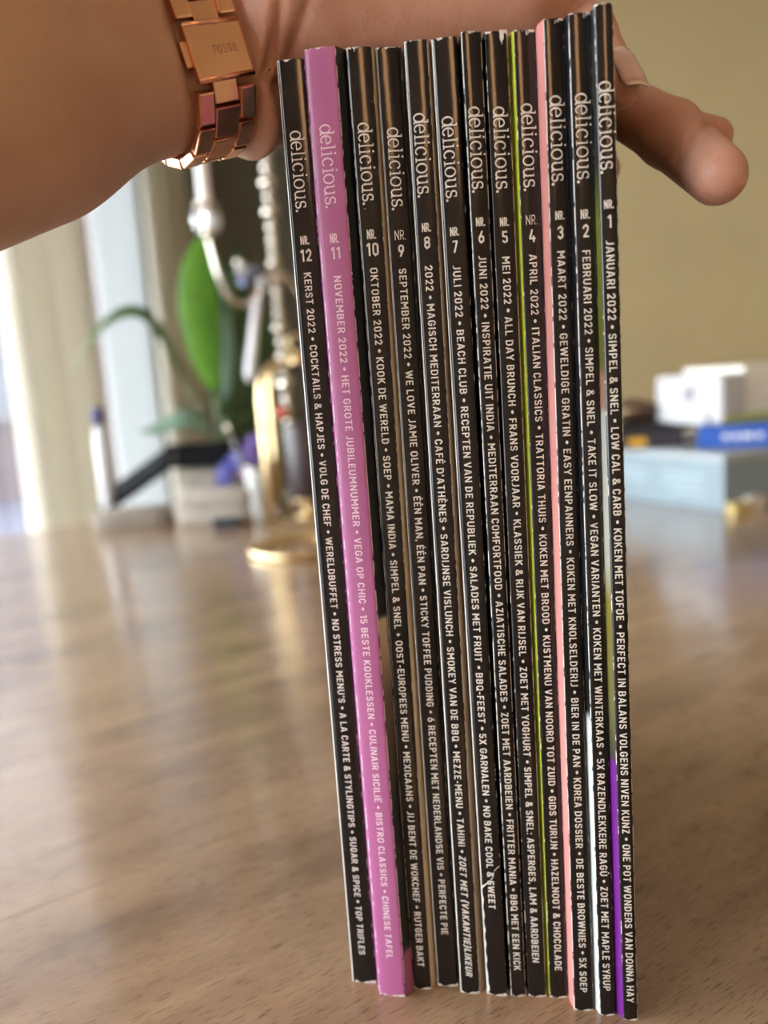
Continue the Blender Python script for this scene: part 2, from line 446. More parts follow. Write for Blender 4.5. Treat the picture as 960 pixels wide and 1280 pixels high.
def cap_glyph(ch, S):
    """(width, strokes) of an upright technical sans capital, cap height 100"""
    h = S / 2; l, b, t = h, h, 100 - h
    acc = {'\u00c9': ('E', 'a'), '\u00c8': ('E', 'g'), '\u00cb': ('E', 'd'), '\u00d9': ('U', 'g')}.get(ch)
    if acc:
        w, st = cap_glyph(acc[0], S); m = w / 2
        if acc[1] == 'a': st = st + [[(m - 4, 110), (m + 10, 128)]]
        if acc[1] == 'g': st = st + [[(m + 4, 110), (m - 10, 128)]]
        if acc[1] == 'd': st = st + [('dot', m - 13, 118, 7), ('dot', m + 13, 118, 7)]
        return w, st
    W = {'A': 60, 'B': 55, 'C': 53, 'D': 56, 'E': 48, 'F': 46, 'G': 56, 'H': 58, 'I': S, 'J': 40, 'K': 55, 'L': 46, 'M': 70, 'N': 60, 'O': 57, 'P': 52, 'Q': 57, 'R': 54, 'S': 52, 'T': 52, 'U': 57, 'V': 57, 'W': 86, 'X': 56, 'Y': 55, 'Z': 50,
         '0': 52, '1': 32, '2': 50, '3': 50, '4': 54, '5': 50, '6': 52, '7': 48, '8': 53, '9': 52, '&': 62, ' ': 14, '\u2022': 34, '.': S, ',': S, ':': S, '-': 30, '+': 44, "'": S, '(': 26, ')': 26}
    w = W[ch]; r = w - h; R = 24; m = w / 2; f = fillet
    loop = lambda y0, y1, x1=r, rad=R: f([(m, y1), (x1, y1), (x1, y0), (l, y0), (l, y1), (m, y1)], rad)
    G = {'A': [[(h * .7, 0), (m - 2, 99)], [(w - h * .7, 0), (m + 2, 99)], [(m * .42, 28), (w - m * .42, 28)]],
         'B': [[(l, 0), (l, 100)], f([(l, t), (r - 3, t), (r - 3, 53), (l, 53)], 20), f([(l, 53), (r, 53), (r, b), (l, b)], 22)],
         'C': [f([(r, 68), (r, t), (l, t), (l, b), (r, b), (r, 32)], R)], 'D': [[(l, 0), (l, 100)], f([(l, t), (r, t), (r, b), (l, b)], 27)],
         'E': [[(l, 0), (l, 100)], [(l, t), (w, t)], [(l, 51), (w - 6, 51)], [(l, b), (w, b)]], 'F': [[(l, 0), (l, 100)], [(l, t), (w, t)], [(l, 48), (w - 5, 48)]],
         'G': [f([(r, 70), (r, t), (l, t), (l, b), (r, b), (r, 46)], R), [(m, 47), (w, 47)]], 'H': [[(l, 0), (l, 100)], [(r, 0), (r, 100)], [(l, 51), (r, 51)]],
         'I': [[(l, 0), (l, 100)]], 'J': [f([(r, 100), (r, b), (2, b)], 22)], 'K': [[(l, 0), (l, 100)], [(w - 4, 100), (l, 40)], [(m - 6, 58), (w - 2, 0)]],
         'L': [[(l, 0), (l, 100)], [(l, b), (w, b)]], 'M': [[(l, 0), (l, 100)], [(r, 0), (r, 100)], [(l, 96), (m, 36)], [(m, 36), (r, 96)]],
         'N': [[(l, 0), (l, 100)], [(r, 0), (r, 100)], [(l, 97), (r, 3)]], 'O': [loop(b, t)], 'P': [[(l, 0), (l, 100)], f([(l, t), (r, t), (r, 44), (l, 44)], 22)],
         'Q': [loop(b, t), [(m + 2, 28), (w + 3, -4)]], 'R': [[(l, 0), (l, 100)], f([(l, t), (r, t), (r, 46), (l, 46)], 22), [(m, 46), (w - 3, 0)]],
         'S': [f([(r, 74), (r, t), (l, t), (l, 52), (r, 49), (r, b), (l, b), (l, 26)], 19)], 'T': [[(0, t), (w, t)], [(m, 0), (m, t)]], 'U': [f([(l, 100), (l, b), (r, b), (r, 100)], 24)],
         'V': [[(h * .7, 100), (m, 3)], [(w - h * .7, 100), (m, 3)]], 'W': [[(h * .7, 100), (23, 3)], [(23, 3), (m, 95)], [(m, 95), (w - 23, 3)], [(w - 23, 3), (w - h * .7, 100)]],
         'X': [[(4, 0), (w - 4, 100)], [(4, 100), (w - 4, 0)]], 'Y': [[(4, 100), (m, 42)], [(w - 4, 100), (m, 42)], [(m, 0), (m, 44)]], 'Z': [[(2, t), (w - 2, t)], [(w - 9, t), (9, b)], [(1, b), (w - 1, b)]],
         '0': [loop(b, t)], '1': [[(4, 76), (w - h, 97)], [(w - h, 0), (w - h, 100)]], '2': [f([(l, 68), (l, t), (r, t), (r, 56), (l + 2, b + 2)], 20), [(l - 4, b), (w, b)]],
         '3': [f([(l, 74), (l, t), (r, t), (r, 53), (m - 6, 53)], 20), f([(m - 6, 53), (r, 53), (r, b), (l, b), (l, 26)], 21)], '4': [[(m + 2, 100), (7, 30)], [(3, 29), (w, 29)], [(r - 8, 52), (r - 8, 0)]],
         '5': [[(w - 4, t), (l, t)], [(l + 1, 100), (l, 52)], f([(l, 55), (r, 58), (r, b), (l, b), (l, 24)], 21)], '6': [loop(b, 58), [(m + 10, 100), (l + 2, 46)]], '7': [[(2, t), (w - 2, t)], [(w - 8, t), (m - 10, 0)]],
         '8': [loop(b, 53), loop(53, t, r, 20)], '9': [loop(42, t), [(m - 10, 0), (r - 2, 54)]],
         '&': [[(w, 2), (20, 64), (15, 78), (20, 90), (30, 93), (40, 89), (43, 78), (37, 66), (15, 44), (8, 28), (13, 13), (26, 7), (40, 12), (50, 28), (54, 46)]],
         ' ': [], '\u2022': [('dot', 17, 50, 19)], '.': [[(h, 0), (h, S)]], ',': [[(h, S), (h, 0), (h - 4, -14)]], ':': [[(h, 0), (h, S)], [(h, 55), (h, 55 + S)]], '-': [[(2, 42), (w - 2, 42)]],
         '+': [[(2, 46), (w - 2, 46)], [(m, 20), (m, 72)]], "'": [[(h, 68), (h, 100)]], '(': [f([(w - 3, 112), (9, 75), (9, 25), (w - 3, -12)], 26)], ')': [f([(3, 112), (w - 9, 75), (w - 9, 25), (3, -12)], 26)]}
    return w, G[ch]
CAPH = 100.0
def text2d(txt, S=15.0, track=17.0):
    pen = Pen(); x = 0.0
    for ch in txt:
        w, st = cap_glyph(ch, S)
        for q in st:
            if isinstance(q, tuple): pen.dot(x + q[1], q[2], q[3])
            elif len(q) == 2: pen.line((x + q[0][0], q[0][1]), (x + q[1][0], q[1][1]), S, 3)
            else: pen.ribbon([(x + p[0], p[1]) for p in q], S)
        x += w + track
    return np.array(pen.V), pen.F

def title_glyphs():
    """the lower-case slab-serif masthead, drawn as pen strokes; x-height 95, stroke 12"""
    pen = Pen(); V = pen.V; F = pen.F
    def ribbon(pts, w=12):
        if len(pts) == 2: pen.line(pts[0], pts[1], w, 6)
        else: pen.ribbon(pts, w)
    def arc(cx, cy, rx, ry, a0, a1, n=22):
        return [(cx + rx * math.cos(math.radians(a0 + (a1 - a0) * i / n)), cy + ry * math.sin(math.radians(a0 + (a1 - a0) * i / n))) for i in range(n + 1)]
    def modw(a0, a1, n=22, thick=14, thin=8):
        return [thin + (thick - thin) * abs(math.cos(math.radians(a0 + (a1 - a0) * i / n))) for i in range(n + 1)]
    def dot(x, y, r=9): pen.dot(x, y, r)
    x = 0                                                       # d
    ribbon(arc(x + 37, 47, 32, 43, 0, 360), modw(0, 360)); ribbon([(x + 72, 124), (x + 72, 0)]); ribbon([(x + 54, 120), (x + 73, 120)], 8); ribbon([(x + 70, 4), (x + 88, 4)], 8)
    x = 88                                                      # e
    ribbon(arc(x + 37, 47, 32, 43, 0, 318), modw(0, 318)); ribbon([(x + 8, 49), (x + 69, 49)], 8)
    x = 166                                                     # l
    ribbon([(x + 24, 124), (x + 24, 0)]); ribbon([(x + 6, 120), (x + 25, 120)], 8); ribbon([(x + 4, 4), (x + 45, 4)], 8)
    for x in (216, 352):                                        # i
        ribbon([(x + 24, 91), (x + 24, 0)]); ribbon([(x + 6, 87), (x + 25, 87)], 8); ribbon([(x + 4, 4), (x + 45, 4)], 8); dot(x + 23, 118)
    x = 268                                                     # c
    ribbon(arc(x + 40, 47, 33, 43, 42, 318), modw(42, 318)); dot(x + 64, 72, 8)
    x = 402                                                     # o
    ribbon(arc(x + 42, 47, 36, 43, 0, 360), modw(0, 360))
    x = 490                                                     # u
    ribbon([(x + 20, 91), (x + 20, 32)] + arc(x + 45, 32, 25, 28, 180, 350, 12)); ribbon([(x + 72, 91), (x + 72, 0)])
    ribbon([(x + 2, 87), (x + 21, 87)], 8); ribbon([(x + 54, 87), (x + 73, 87)], 8); ribbon([(x + 71, 4), (x + 90, 4)], 8)
    x = 588                                                     # s
    s1 = arc(x + 34, 67, 24, 23, 35, 270, 14); s2 = arc(x + 34, 24, 26, 21, 90, -150, 14)
    ribbon(s1 + s2[1:], [9 + 5 * math.sin(math.pi * i / 28) for i in range(29)])
    ribbon([(x + 56, 66), (x + 56, 92)], 7); ribbon([(x + 9, 4), (x + 9, 32)], 7)
    dot(672, 9, 11)
    return np.array(V), F
TITLE_V, TITLE_F = title_glyphs()

# ------------------------------------------------------------------ magazines
H = .285
# spine corners: bottom-left, bottom-right, top-left, top-right (x, y)
SP = {1: (.0621, .2238, .0662, .2231, .0607, .2237, .0653, .2231),
      2: (.0555, .2263, .0599, .2256, .0553, .2279, .0610, .2279),
      3: (.0482, .2289, .0541, .2281, .0495, .2303, .0548, .2308),
      4: (.0419, .2349, .0476, .2342, .0429, .2362, .0486, .2367),
      5: (.0352, .2362, .0407, .2350, .0352, .2360, .0412, .2365),
      6: (.0298, .2367, .0344, .2360, .0288, .2348, .0341, .2353),
      7: (.0223, .2382, .0285, .2365, .0213, .2383, .0279, .2374),
      8: (.0139, .2397, .0200, .2384, .0140, .2386, .0202, .2381),
      9: (.0068, .2435, .0135, .2425, .0064, .2416, .0133, .2423),
      10: (-.0011, .2429, .0045, .2420, -.0014, .2402, .0053, .2403),
      11: (-.0122, .2414, -.0038, .2392, -.0125, .2393, -.0042, .2381),
      12: (-.0213, .2481, -.0133, .2462, -.0207, .2458, -.0132, .2455)}
# pixel rows of: masthead start/end, NR. top/bottom, number top/bottom, headline start/end
ROWS = {12: (164, 265, 295, 306, 312, 327, 341, 1192), 11: (156, 260, 292, 304, 309, 324, 345, 1197), 10: (154, 256, 287, 299, 304, 320, 335, 1207),
        9: (160, 263, 288, 300, 306, 321, 336, 1167), 8: (142, 247, 279, 290, 296, 311, 332, 1219), 7: (146, 252, 284, 295, 301, 316, 332, 1135),
        6: (134, 241, 272, 283, 289, 304, 320, 1212), 5: (134, 241, 272, 283, 289, 304, 321, 1202), 4: (130, 239, 269, 281, 287, 303, 318, 1212),
        3: (120, 232, 264, 275, 283, 299, 314, 1239), 2: (117, 229, 262, 274, 281, 297, 313, 1237), 1: (102, 217, 250, 261, 269, 285, 301, 1252)}
B = ' \u2022 '
HEAD = {12: ["KERST 2022", "COCKTAILS & HAPJES", "VOLG DE CHEF", "WERELDBUFFET", "NO STRESS MENU'S", "A LA CARTE & STYLINGTIPS", "SUGAR & SPICE", "TOP TRIFLES"],
        11: ["NOVEMBER 2022", "HET GROTE JUBILEUMNUMMER", "VEGA OP CHIC", "15 BESTE KOOKLESSEN", "CULINAIR SICILI\u00cb", "BISTRO CLASSICS", "CHINESE TAFEL"],
        10: ["OKTOBER 2022", "KOOK DE WERELD", "SOEP", "MAMA INDIA", "SIMPEL & SNEL + OOST-EUROPEES MENU", "MEXICAANS", "JIJ BENT DE WOKCHEF", "RUTGER BAKT"],
        9: ["SEPTEMBER 2022", "WE LOVE JAMIE OLIVER", "\u00c9\u00c9N MAN, \u00c9\u00c9N PAN", "STICKY TOFFEE PUDDING", "6 RECEPTEN MET NEDERLANDSE VIS", "PERFECTE PIE"],
        8: ["2022", "MAGISCH MEDITERRAAN", "CAF\u00c9 D'ATH\u00c8NES", "SARDIJNSE VISLUNCH", "SMOKEY VAN DE BBQ", "MEZZE-MENU", "TAHINI", "ZOET MET (VAKANTIE)LIKEUR"],
        7: ["JULI 2022", "BEACH CLUB", "RECEPTEN VAN DE REPUBLIEK", "SALADES MET FRUIT", "BBQ-FEEST", "5X GARNALEN", "NO BAKE COOL & SWEET"],
        6: ["JUNI 2022", "INSPIRATIE UIT INDIA", "MEDITERRAAN COMFORTFOOD", "AZIATISCHE SALADES", "ZOET MET AARDBEIEN", "FRITTER MANIA", "BBQ MET EEN KICK"],
        5: ["MEI 2022", "ALL DAY BRUNCH", "FRANS VOORJAAR", "KLASSIEK & RIJK VAN RIJSEL", "ZOET MET YOGHURT", "SIMPEL & SNEL: ASPERGES, LAM & AARDBEIEN"],
        4: ["APRIL 2022", "ITALIAN CLASSICS", "TRATTORIA THUIS", "KOKEN MET BROOD", "KUSTMENU VAN NOORD TOT ZUID", "GIDS TURIJN", "HAZELNOOT & CHOCOLADE"],
        3: ["MAART 2022", "GEWELDIGE GRATIN", "EASY EENPANNERS", "KOKEN MET KNOLSELDERIJ", "BIER IN DE PAN", "KOREA DOSSIER", "DE BESTE BROWNIES", "5X SOEP"],
        2: ["FEBRUARI 2022", "SIMPEL & SNEL", "TAKE IT SLOW", "VEGAN VARIANTEN", "KOKEN MET WINTERKAAS", "5X RAZENDLEKKERE RAG\u00d9", "ZOET MET MAPLE SYRUP"],
        1: ["JANUARI 2022", "SIMPEL & SNEL", "LOW CAL & CARB", "KOKEN MET TOFOE", "PERFECT IN BALANS VOLGENS NIVEN KUNZ", "ONE POT WONDERS VAN DONNA HAY"]}
PSI = math.radians(3.0)                      # direction the covers run back from the spines
DB = Vector((math.sin(PSI), math.cos(PSI), 0)); SB = Vector((math.cos(PSI), -math.sin(PSI), 0))
def sval(x, y): return x * SB.x + y * SB.y
# share of the gap to the right-hand neighbour that the left magazine's bevelled flank takes
GAP = {12: .3, 11: .93, 10: .93, 9: .5, 8: .93, 7: .55, 6: .4, 5: .12, 4: .08, 3: .08, 2: .08}
BOUND = {}
for k in range(12, 1, -1):
    a, b = SP[k], SP[k - 1]
    r0, l0 = sval(a[2], a[3]), sval(b[0], b[1]); r1, l1 = sval(a[6], a[7]), sval(b[4], b[5])
    BOUND[k] = (r0 + (l0 - r0) * GAP[k], r1 + (l1 - r1) * GAP[k])
BOUND[13] = (sval(*SP[12][0:2]) - .0001, sval(*SP[12][4:6]) - .0001)
BOUND[1] = (sval(*SP[1][2:4]) + .0001, sval(*SP[1][6:8]) + .0001)

mk_pink = (.42, .125, .295)
mat_black = cover_mat('black_gloss_cover', BLACK)
mat_pink = cover_mat('orchid_pink_cover', mk_pink, .33, .7)
mat_worn = edge_mat('scuffed_black_fold', BLACK, .08)
mat_worn_hi = edge_mat('bare_paper_fold', (.3, .29, .26), .95)
mat_worn_mid = edge_mat('rubbed_black_fold', BLACK, .3)
mat_pinkworn = edge_mat('scuffed_pink_fold', mk_pink, .2)
cream = plain('cream_cover', (.74, .65, .49), .45, var=.06)
grey_cream = plain('grey_cream_cover', (.64, .58, .47), .45, var=.08)
lime = plain('lime_cover', (.56, .65, .06), .4, var=.05)
salmon = plain('salmon_pink_cover', (.72, .30, .27), .4, var=.05)
right11 = banded_mat('dark_photo_cover', [(0, mk_pink), (.052, mk_pink), (.056, (.008, .009, .013)), (.25, (.02, .018, .016)), (.36, (.16, .12, .09)), (.43, (.58, .48, .37)), (.442, (.62, .52, .41)), (.446, (.006, .008, .014)), (1, (.006, .008, .014))])
left2 = banded_mat('white_and_black_cover', [(0, (.62, .68, .68)), (.335, (.62, .68, .68)), (.342, (.01, .01, .01)), (1, (.012, .012, .018))])
left1 = banded_mat('painted_cover', [(0, (.16, .02, .25)), (.292, (.16, .02, .25)), (.297, (.05, .05, .04)), (.36, (.16, .15, .05)), (.46, (.20, .17, .03)), (.50, (.42, .42, .34)), (.645, (.45, .46, .42)), (.65, (.33, .18, .12)), (.68, (.33, .18, .12)), (.69, (.12, .12, .02)), (.82, (.20, .22, .03)), (.87, (.03, .035, .03)), (1, (.02, .03, .04))])
right12 = banded_mat('dark_amber_cover', [(0, (.02, .012, .01)), (.7, (.03, .015, .01)), (.8, (.25, .09, .03)), (1, (.1, .05, .02))])
LEFT = {4: lime, 3: salmon, 2: left2, 1: left1, 11: mat_pink, 12: mat_black}
RIGHTC = {11: right11, 10: cream, 8: grey_cream, 12: right12, 7: mat_black, 9: grey_cream}
# fold wear: (left, right) material and width in metres
WEAR = {12: (mat_worn_hi, .00022, mat_worn, .0001), 11: (mat_pinkworn, .0001, mat_worn_mid, .00018), 10: (mat_worn_mid, .00012, mat_worn, .0001), 9: (mat_worn_hi, .00025, mat_worn, .0001),
        8: (mat_worn_hi, .00030, mat_worn_mid, .00012), 7: (mat_worn_hi, .00028, mat_worn, .0001), 6: (mat_worn_mid, .00015, mat_worn_mid, .0001), 5: (mat_worn, .0001, mat_worn_mid, .00012),
        4: (mat_worn, .0001, mat_worn, .0001), 3: (mat_worn_mid, .00012, mat_worn, .0001), 2: (mat_worn_mid, .00015, mat_worn, .0001), 1: (mat_worn, .00012, mat_worn_mid, .00018)}
MAG_LABEL = {12: 'black magazine at the left end of the row, spine numbered 12', 11: 'orchid pink spined magazine numbered 11, the only pink spine', 10: 'black spined magazine numbered 10 directly right of the pink one',
             9: 'black spined magazine numbered 9, headline ending PERFECTE PIE', 8: 'black spined magazine numbered 8 with italic last headline', 7: 'black spined magazine numbered 7 with a white crack near its foot',
             6: 'thin black spined magazine numbered 6, headline ending BBQ MET EEN KICK', 5: 'black spined magazine numbered 5 with torn white paper at its top', 4: 'black spined magazine numbered 4 with a lime green flank',
             3: 'black spined magazine numbered 3 with a salmon pink flank', 2: 'black spined magazine numbered 2 with a white lower flank', 1: 'black magazine at the right end with a purple lower flank, numbered 1'}
DEPTH = .205
BULGE = .00035

def build_magazine(k):
    bl = Vector((SP[k][0], SP[k][1], 0)); br = Vector((SP[k][2], SP[k][3], 0)); tl = Vector((SP[k][4], SP[k][5], H)); tr = Vector((SP[k][6], SP[k][7], H))
    base = (bl + br) / 2
    root = thing('magazine', MAG_LABEL[k], 'magazine', base, 'upright magazines in a row')
    def section(l, r, s0, s1):
        """outline from the back of the left cover round the spine to the back of the right cover"""
        wl, wr = WEAR[k][1], WEAR[k][3]
        pts = []; mi = []
        def on(s, p, d): # point at cover coordinate s, d behind p
            q = p + DB * d; return q + SB * (s - sval(q.x, q.y))
        n = 8; e = (r - l)
        fwd = Vector((-e.y, e.x, 0)).normalized()
        if fwd.y > 0: fwd = -fwd
        pts.append(on(s0 + .00004, l, DEPTH)); mi.append(1)
        pts.append(on(s0 + .00004, l, .0035)); mi.append(1)
        pts.append(l + DB * wl * 1.5 + SB * -.00002); mi.append(3)
        for i in range(n + 1):
            u = -1 + 2 * i / n
            uu = u * (1 - .02)
            pts.append(l + e * ((uu + 1) / 2) + SB * ((wl if i == 0 else 0) - (wr if i == n else 0)) * .8 + fwd * BULGE * (1 - u * u))
            mi.append(0 if i < n else 4)
        pts.append(r + DB * wr * 1.5 + SB * .00002); mi.append(2)
        pts.append(on(s1 - .00004, r, .0035)); mi.append(2)
        pts.append(on(s1 - .00004, r, DEPTH))
        return pts, mi
    s0, s1 = BOUND[k + 1], BOUND[k]
    pb, mi = section(bl, br, s0[0], s1[0]); pt, _ = section(tl, tr, s0[1], s1[1])
    # several rows so that the cover follows the height smoothly
    TS = [0, .0008, .01] + [i / 8 for i in range(1, 8)] + [.99, .9992, 1]
    rows = len(TS) - 1; n = len(pb); mb = MB(); T = .00022
    def inner(pts):
        c = sum(pts, Vector()) / len(pts); out = []
        for i, p in enumerate(pts):
            a = pts[max(i - 1, 0)]; b = pts[min(i + 1, len(pts) - 1)]
            d = (b - a); d.z = 0; d.normalize(); out.append(p + Vector((-d.y, d.x, 0)) * T * -1)
        return out
    # direction test: inner side lies towards the middle of the block
    mid = (pb[1] + pb[-2]) / 2
    t_in = inner(pb)
    if (t_in[n // 2] - mid).length > (pb[n // 2] - mid).length:
        T = -T
    ib, it = inner(pb), inner(pt)
    verts = []
    for r in range(rows + 1):
        t = TS[r]
        verts += [a.lerp(b, t) - base for a, b in zip(pb, pt)]
    off = len(verts)
    for r in range(rows + 1):
        t = TS[r]
        verts += [a.lerp(b, t) - base for a, b in zip(ib, it)]
    fo = {}
    for r in range(rows):
        for i in range(n - 1):
            q = r * n + i
            fo.setdefault(mi[i], []).append((q, q + 1, q + n + 1, q + n))
    fi = []
    for r in range(rows):
        for i in range(n - 1):
            q = off + r * n + i; fi.append((q, q + n, q + n + 1, q + 1))
    for i in range(n - 1):
        fi.append((i, off + i, off + i + 1, i + 1))
        q = rows * n + i; fi.append((q, q + 1, off + q + 1, off + q))
    for i in (0, n - 1):
        for r in range(rows):
            q = r * n + i; fi.append((q, q + n, off + q + n, off + q))
    mb.add(verts, [])
    for m_, fs in fo.items():
        for f in fs: mb.f.append(f); mb.m.append(m_); mb.smooth.append(m_ == 0)
    for f in fi: mb.f.append(f); mb.m.append(5); mb.smooth.append(False)
    spine_m = mat_pink if k == 11 else mat_black
    mb.build('cover', [spine_m, LEFT.get(k, mat_black), RIGHTC.get(k, mat_black), WEAR[k][0], WEAR[k][2], M_pages], root)
    # page block inside the cover
    def block(pts, z, t):
        g = T * 1.6
        il = inner(pts); c0, c1 = il[1], il[-2]; d0, d1 = il[0], il[-1]
        e = (c1 - c0).normalized() * .00008
        f0 = il[2] + DB * .0012; f1 = il[-3] + DB * .0012
        return [Vector((q.x, q.y, z)) - Vector((base.x, base.y, 0)) for q in (f0 + e * 3, f1 - e * 3, c1 - e, d1 - e - DB * .0015, d0 + e - DB * .0015, c0 + e)]
    vb = block(pb, .0008, 0); vt = block(pt, H - .0008, 1)
    MB().add(vb + vt, [(5, 4, 3, 2, 1, 0), (6, 7, 8, 9, 10, 11)] + [(i, (i + 1) % 6, 6 + (i + 1) % 6, 6 + i) for i in range(6)]).build('page_block', M_pages, root)
    # print on the spine
    def spine(off, z, lift=.00008):
        t = z / H; l = bl.lerp(tl, t); r = br.lerp(tr, t); e = r - l; e.z = 0; w = e.length; e.normalize()
        fwd = Vector((e.y, -e.x, 0)); u = max(-1, min(1, off / (w / 2)))
        c = (l + r) / 2; c.z = z
        return c + e * off + fwd * (BULGE * (1 - u * u) + lift) - base
    yc = (bl.y + br.y + tl.y + tr.y) / 4
    def zrow(py, t):
        for _ in range(3):
            c = bl.lerp(tl, t).lerp(br.lerp(tr, t), .5)
            pxx = 480 + FPX * ((np.array(c) - EYE) @ RT) / ((np.array(c) - EYE) @ FWD)
            z = at(pxx, py, c.y).z; t = max(0, min(1, z / H))
        return z
    R = [zrow(p, .9 if i < 7 else .05) for i, p in enumerate(ROWS[k])]
    ink = M_ink_pink if k == 11 else M_ink
    def place(name, V2, F2, fn, m=ink):
        MB().add([fn(p) for p in V2], F2).build(name, m, root)
    # masthead
    s = (R[0] - R[1]) / 683.0; xs = .0031 / 95
    place('masthead_lettering', TITLE_V, TITLE_F, lambda p: spine((p[1] - 56) * xs, R[0] - p[0] * s))
    # NR. and the number, upright
    thin = k in (9, 4)
    for txt, S, za, zb, wid in (('NR.', 10.0 if thin else 19.0, R[2], R[3], .0031 if thin else .0025), (str(k), 15.0, R[4], R[5], None)):
        v, f = text2d(txt, S, 17 if thin or wid is None else 9); x0, x1 = v[:, 0].min(), v[:, 0].max()
        sy = (za - zb) / 100.0; sx = (wid / (x1 - x0)) if wid else sy * .98
        place('issue_number' if wid is None else 'number_sign', v, f, lambda p, sx=sx, sy=sy, x0=x0, x1=x1, zb=zb: spine((p[0] - (x0 + x1) / 2) * sx, zb + p[1] * sy))
    # headline
    cap = .0021
    def run(vf, z0, z1, shear=0.0):
        v, f = vf; x0, x1 = v[:, 0].min(), v[:, 0].max(); sx = (z0 - z1) / (x1 - x0); sy = cap / CAPH
        place('headline_lettering', v, f, lambda p: spine((p[1] - CAPH / 2) * sy, z0 - (p[0] - x0 + shear * p[1]) * sx))
    if k == 8:
        a, b = text2d(B.join(HEAD[8][:-1]) + B), text2d(HEAD[8][-1], 17.0)
        wa = np.ptp(a[0][:, 0]) + 34; wb = np.ptp(b[0][:, 0]); zt = R[6] - (R[6] - R[7]) * wa / (wa + wb)
        run(a, R[6], zt + (R[6] - R[7]) * 34 / (wa + wb)); run(b, zt, R[7], .20)
    else:
        run(text2d(B.join(HEAD[k])), R[6], R[7])
    return root, spine
MAGS = {}
for k in range(12, 0, -1):
    MAGS[k] = build_magazine(k)

# torn and cracked paper on two of the spines
M_bare = plain('bare_torn_paper', (.78, .76, .72), .8, var=.05, scale=500)
root, spn = MAGS[7]
ck = MB(); V = []
path = [(-.0031, .0405), (-.0024, .0412), (-.0013, .0422), (-.0002, .0432), (.0008, .0447), (.0013, .0468), (.0022, .0478), (.0030, .0484)]
path = [(o_, z_ - .003) for o_, z_ in path]
for i, (o_, z_) in enumerate(path):
    w_ = (.0013, .0007, .00035, .0003, .00045, .0003, .00025, .00015)[i]
    V += [spn(o_, z_ + w_ / 2, .00009), spn(o_, z_ - w_ / 2, .00009)]
ck.add(V, [(2 * i, 2 * i + 1, 2 * i + 3, 2 * i + 2) for i in range(len(path) - 1)])
V = []
for i in range(24):
    z_ = .001 + .036 * i / 23; w_ = .00035 + .00025 * math.sin(i * 1.9) + (.0003 if i < 4 else 0)
    V += [spn(-.0031, z_, .00009), spn(-.0031 + max(.0001, w_), z_, .00009)]
ck.add(V, [(2 * i, 2 * i + 1, 2 * i + 3, 2 * i + 2) for i in range(23)])
ck.build('cracked_paper', M_bare, root)
root, spn = MAGS[5]
tb = MB()
V = []
for i in range(15):
    o_ = .0008 + .0021 * i / 14; dz = .0016 + .0014 * math.sin(i * .45) + .0005 * math.sin(i * 2.1)
    V += [spn(o_, H - max(.0004, dz), .00012), spn(o_, H + .0003 + .0002 * math.sin(i * 2.7), .00012)]
tb.add(V, [(2 * i, 2 * i + 2, 2 * i + 3, 2 * i + 1) for i in range(14)])
tb.build('torn_paper', M_bare, root)

# ------------------------------------------------------------------ hand and forearm (one continuous skin)
def V3(*a): return np.array(a, float)
S_L = BOUND[13]; S_R = BOUND[1]
def capsule(P, a, b, r1, r2):
    ba = b - a; t = np.clip(((P - a) @ ba) / (ba @ ba), 0, 1)
    return np.linalg.norm(P - a - t[:, None] * ba, axis=1) - (r1 + (r2 - r1) * t)
def smin(a, b, k):
    h_ = np.clip(.5 + .5 * (b - a) / k, 0, 1); return b + (a - b) * h_ - k * h_ * (1 - h_)
def A3(x, y, Y): return np.array(at(x, y, Y))

WR = V3(-.0515, .2570, .2950)                              # middle of the wrist under the watch
ARM = V3(.79, .56, .27); ARM /= np.linalg.norm(ARM)
WV = V3(0, 0, 1) - ARM * ARM[2]; WV /= np.linalg.norm(WV)   # up across the wrist
WF = np.cross(ARM, WV); WF = WF if WF[1] < 0 else -WF       # out of the inner wrist, towards the camera
HALF, RB = .0092, .0213                                    # stadium section of the bracelet round the wrist
WC = WR + ARM * .001
FORE = [(WR - ARM * .29 + WV * -.024, WR + WV * -.0085, .036, .0180), (WR - ARM * .29 + WV * .018, WR + WV * .0090, .038, .0185),
        (WR - ARM * .29 + V3(0, 0, -.026), WR - ARM * .050 + WV * -.0135, .049, .0232), (WR - ARM * .29 + V3(0, 0, .012), WR - ARM * .05 + WV * .008, .046, .0245)]
INDEX = [V3(.050, .264, .3085), V3(.0660, .279, .3060), A3(737, 44, .264), A3(772, 107, .2525)]
MIDDLE = [V3(.053, .280, .3105), V3(.0770, .306, .2930), A3(838, 168, .266), A3(897, 219, .243)]
RING = [V3(.052, .296, .3085), V3(.0785, .322, .2940), V3(.096, .308, .280), A3(892, 171, .288)]
PINKY = [V3(.047, .312, .3040), V3(.0740, .338, .2930), V3(.086, .336, .279), V3(.092, .327, .268)]
THUMB = [V3(-.020, .250, .3200), V3(.012, .243, .3300), V3(.034, .242, .3290), V3(.052, .246, .3240)]
FING = [(INDEX, (.0105, .0080, .0074, .0066)), (MIDDLE, (.0105, .0085, .0094, .0081)), (RING, (.0100, .0078, .0074, .0062)), (PINKY, (.0092, .0070, .0062, .0052)), (THUMB, (.0130, .0110, .0100, .0085))]
PALM0 = V3(-.028, .276, .3030)
CREASES = [([A3(392, -20, .25), A3(378, 20, .25), A3(358, 75, .25), A3(342, 110, .25)], .0013, .0013),
           ([A3(352, -20, .245), A3(345, 30, .245), A3(335, 80, .245), A3(315, 130, .245), A3(298, 168, .245)], .0020, .0014),
           ([A3(330, -20, .245), A3(326, 40, .245), A3(316, 90, .245), A3(300, 120, .245)], .0005, .0009),
           ([A3(846, 206, .26), A3(858, 183, .26), A3(872, 163, .26), A3(884, 158, .26)], .0012, .0012)]
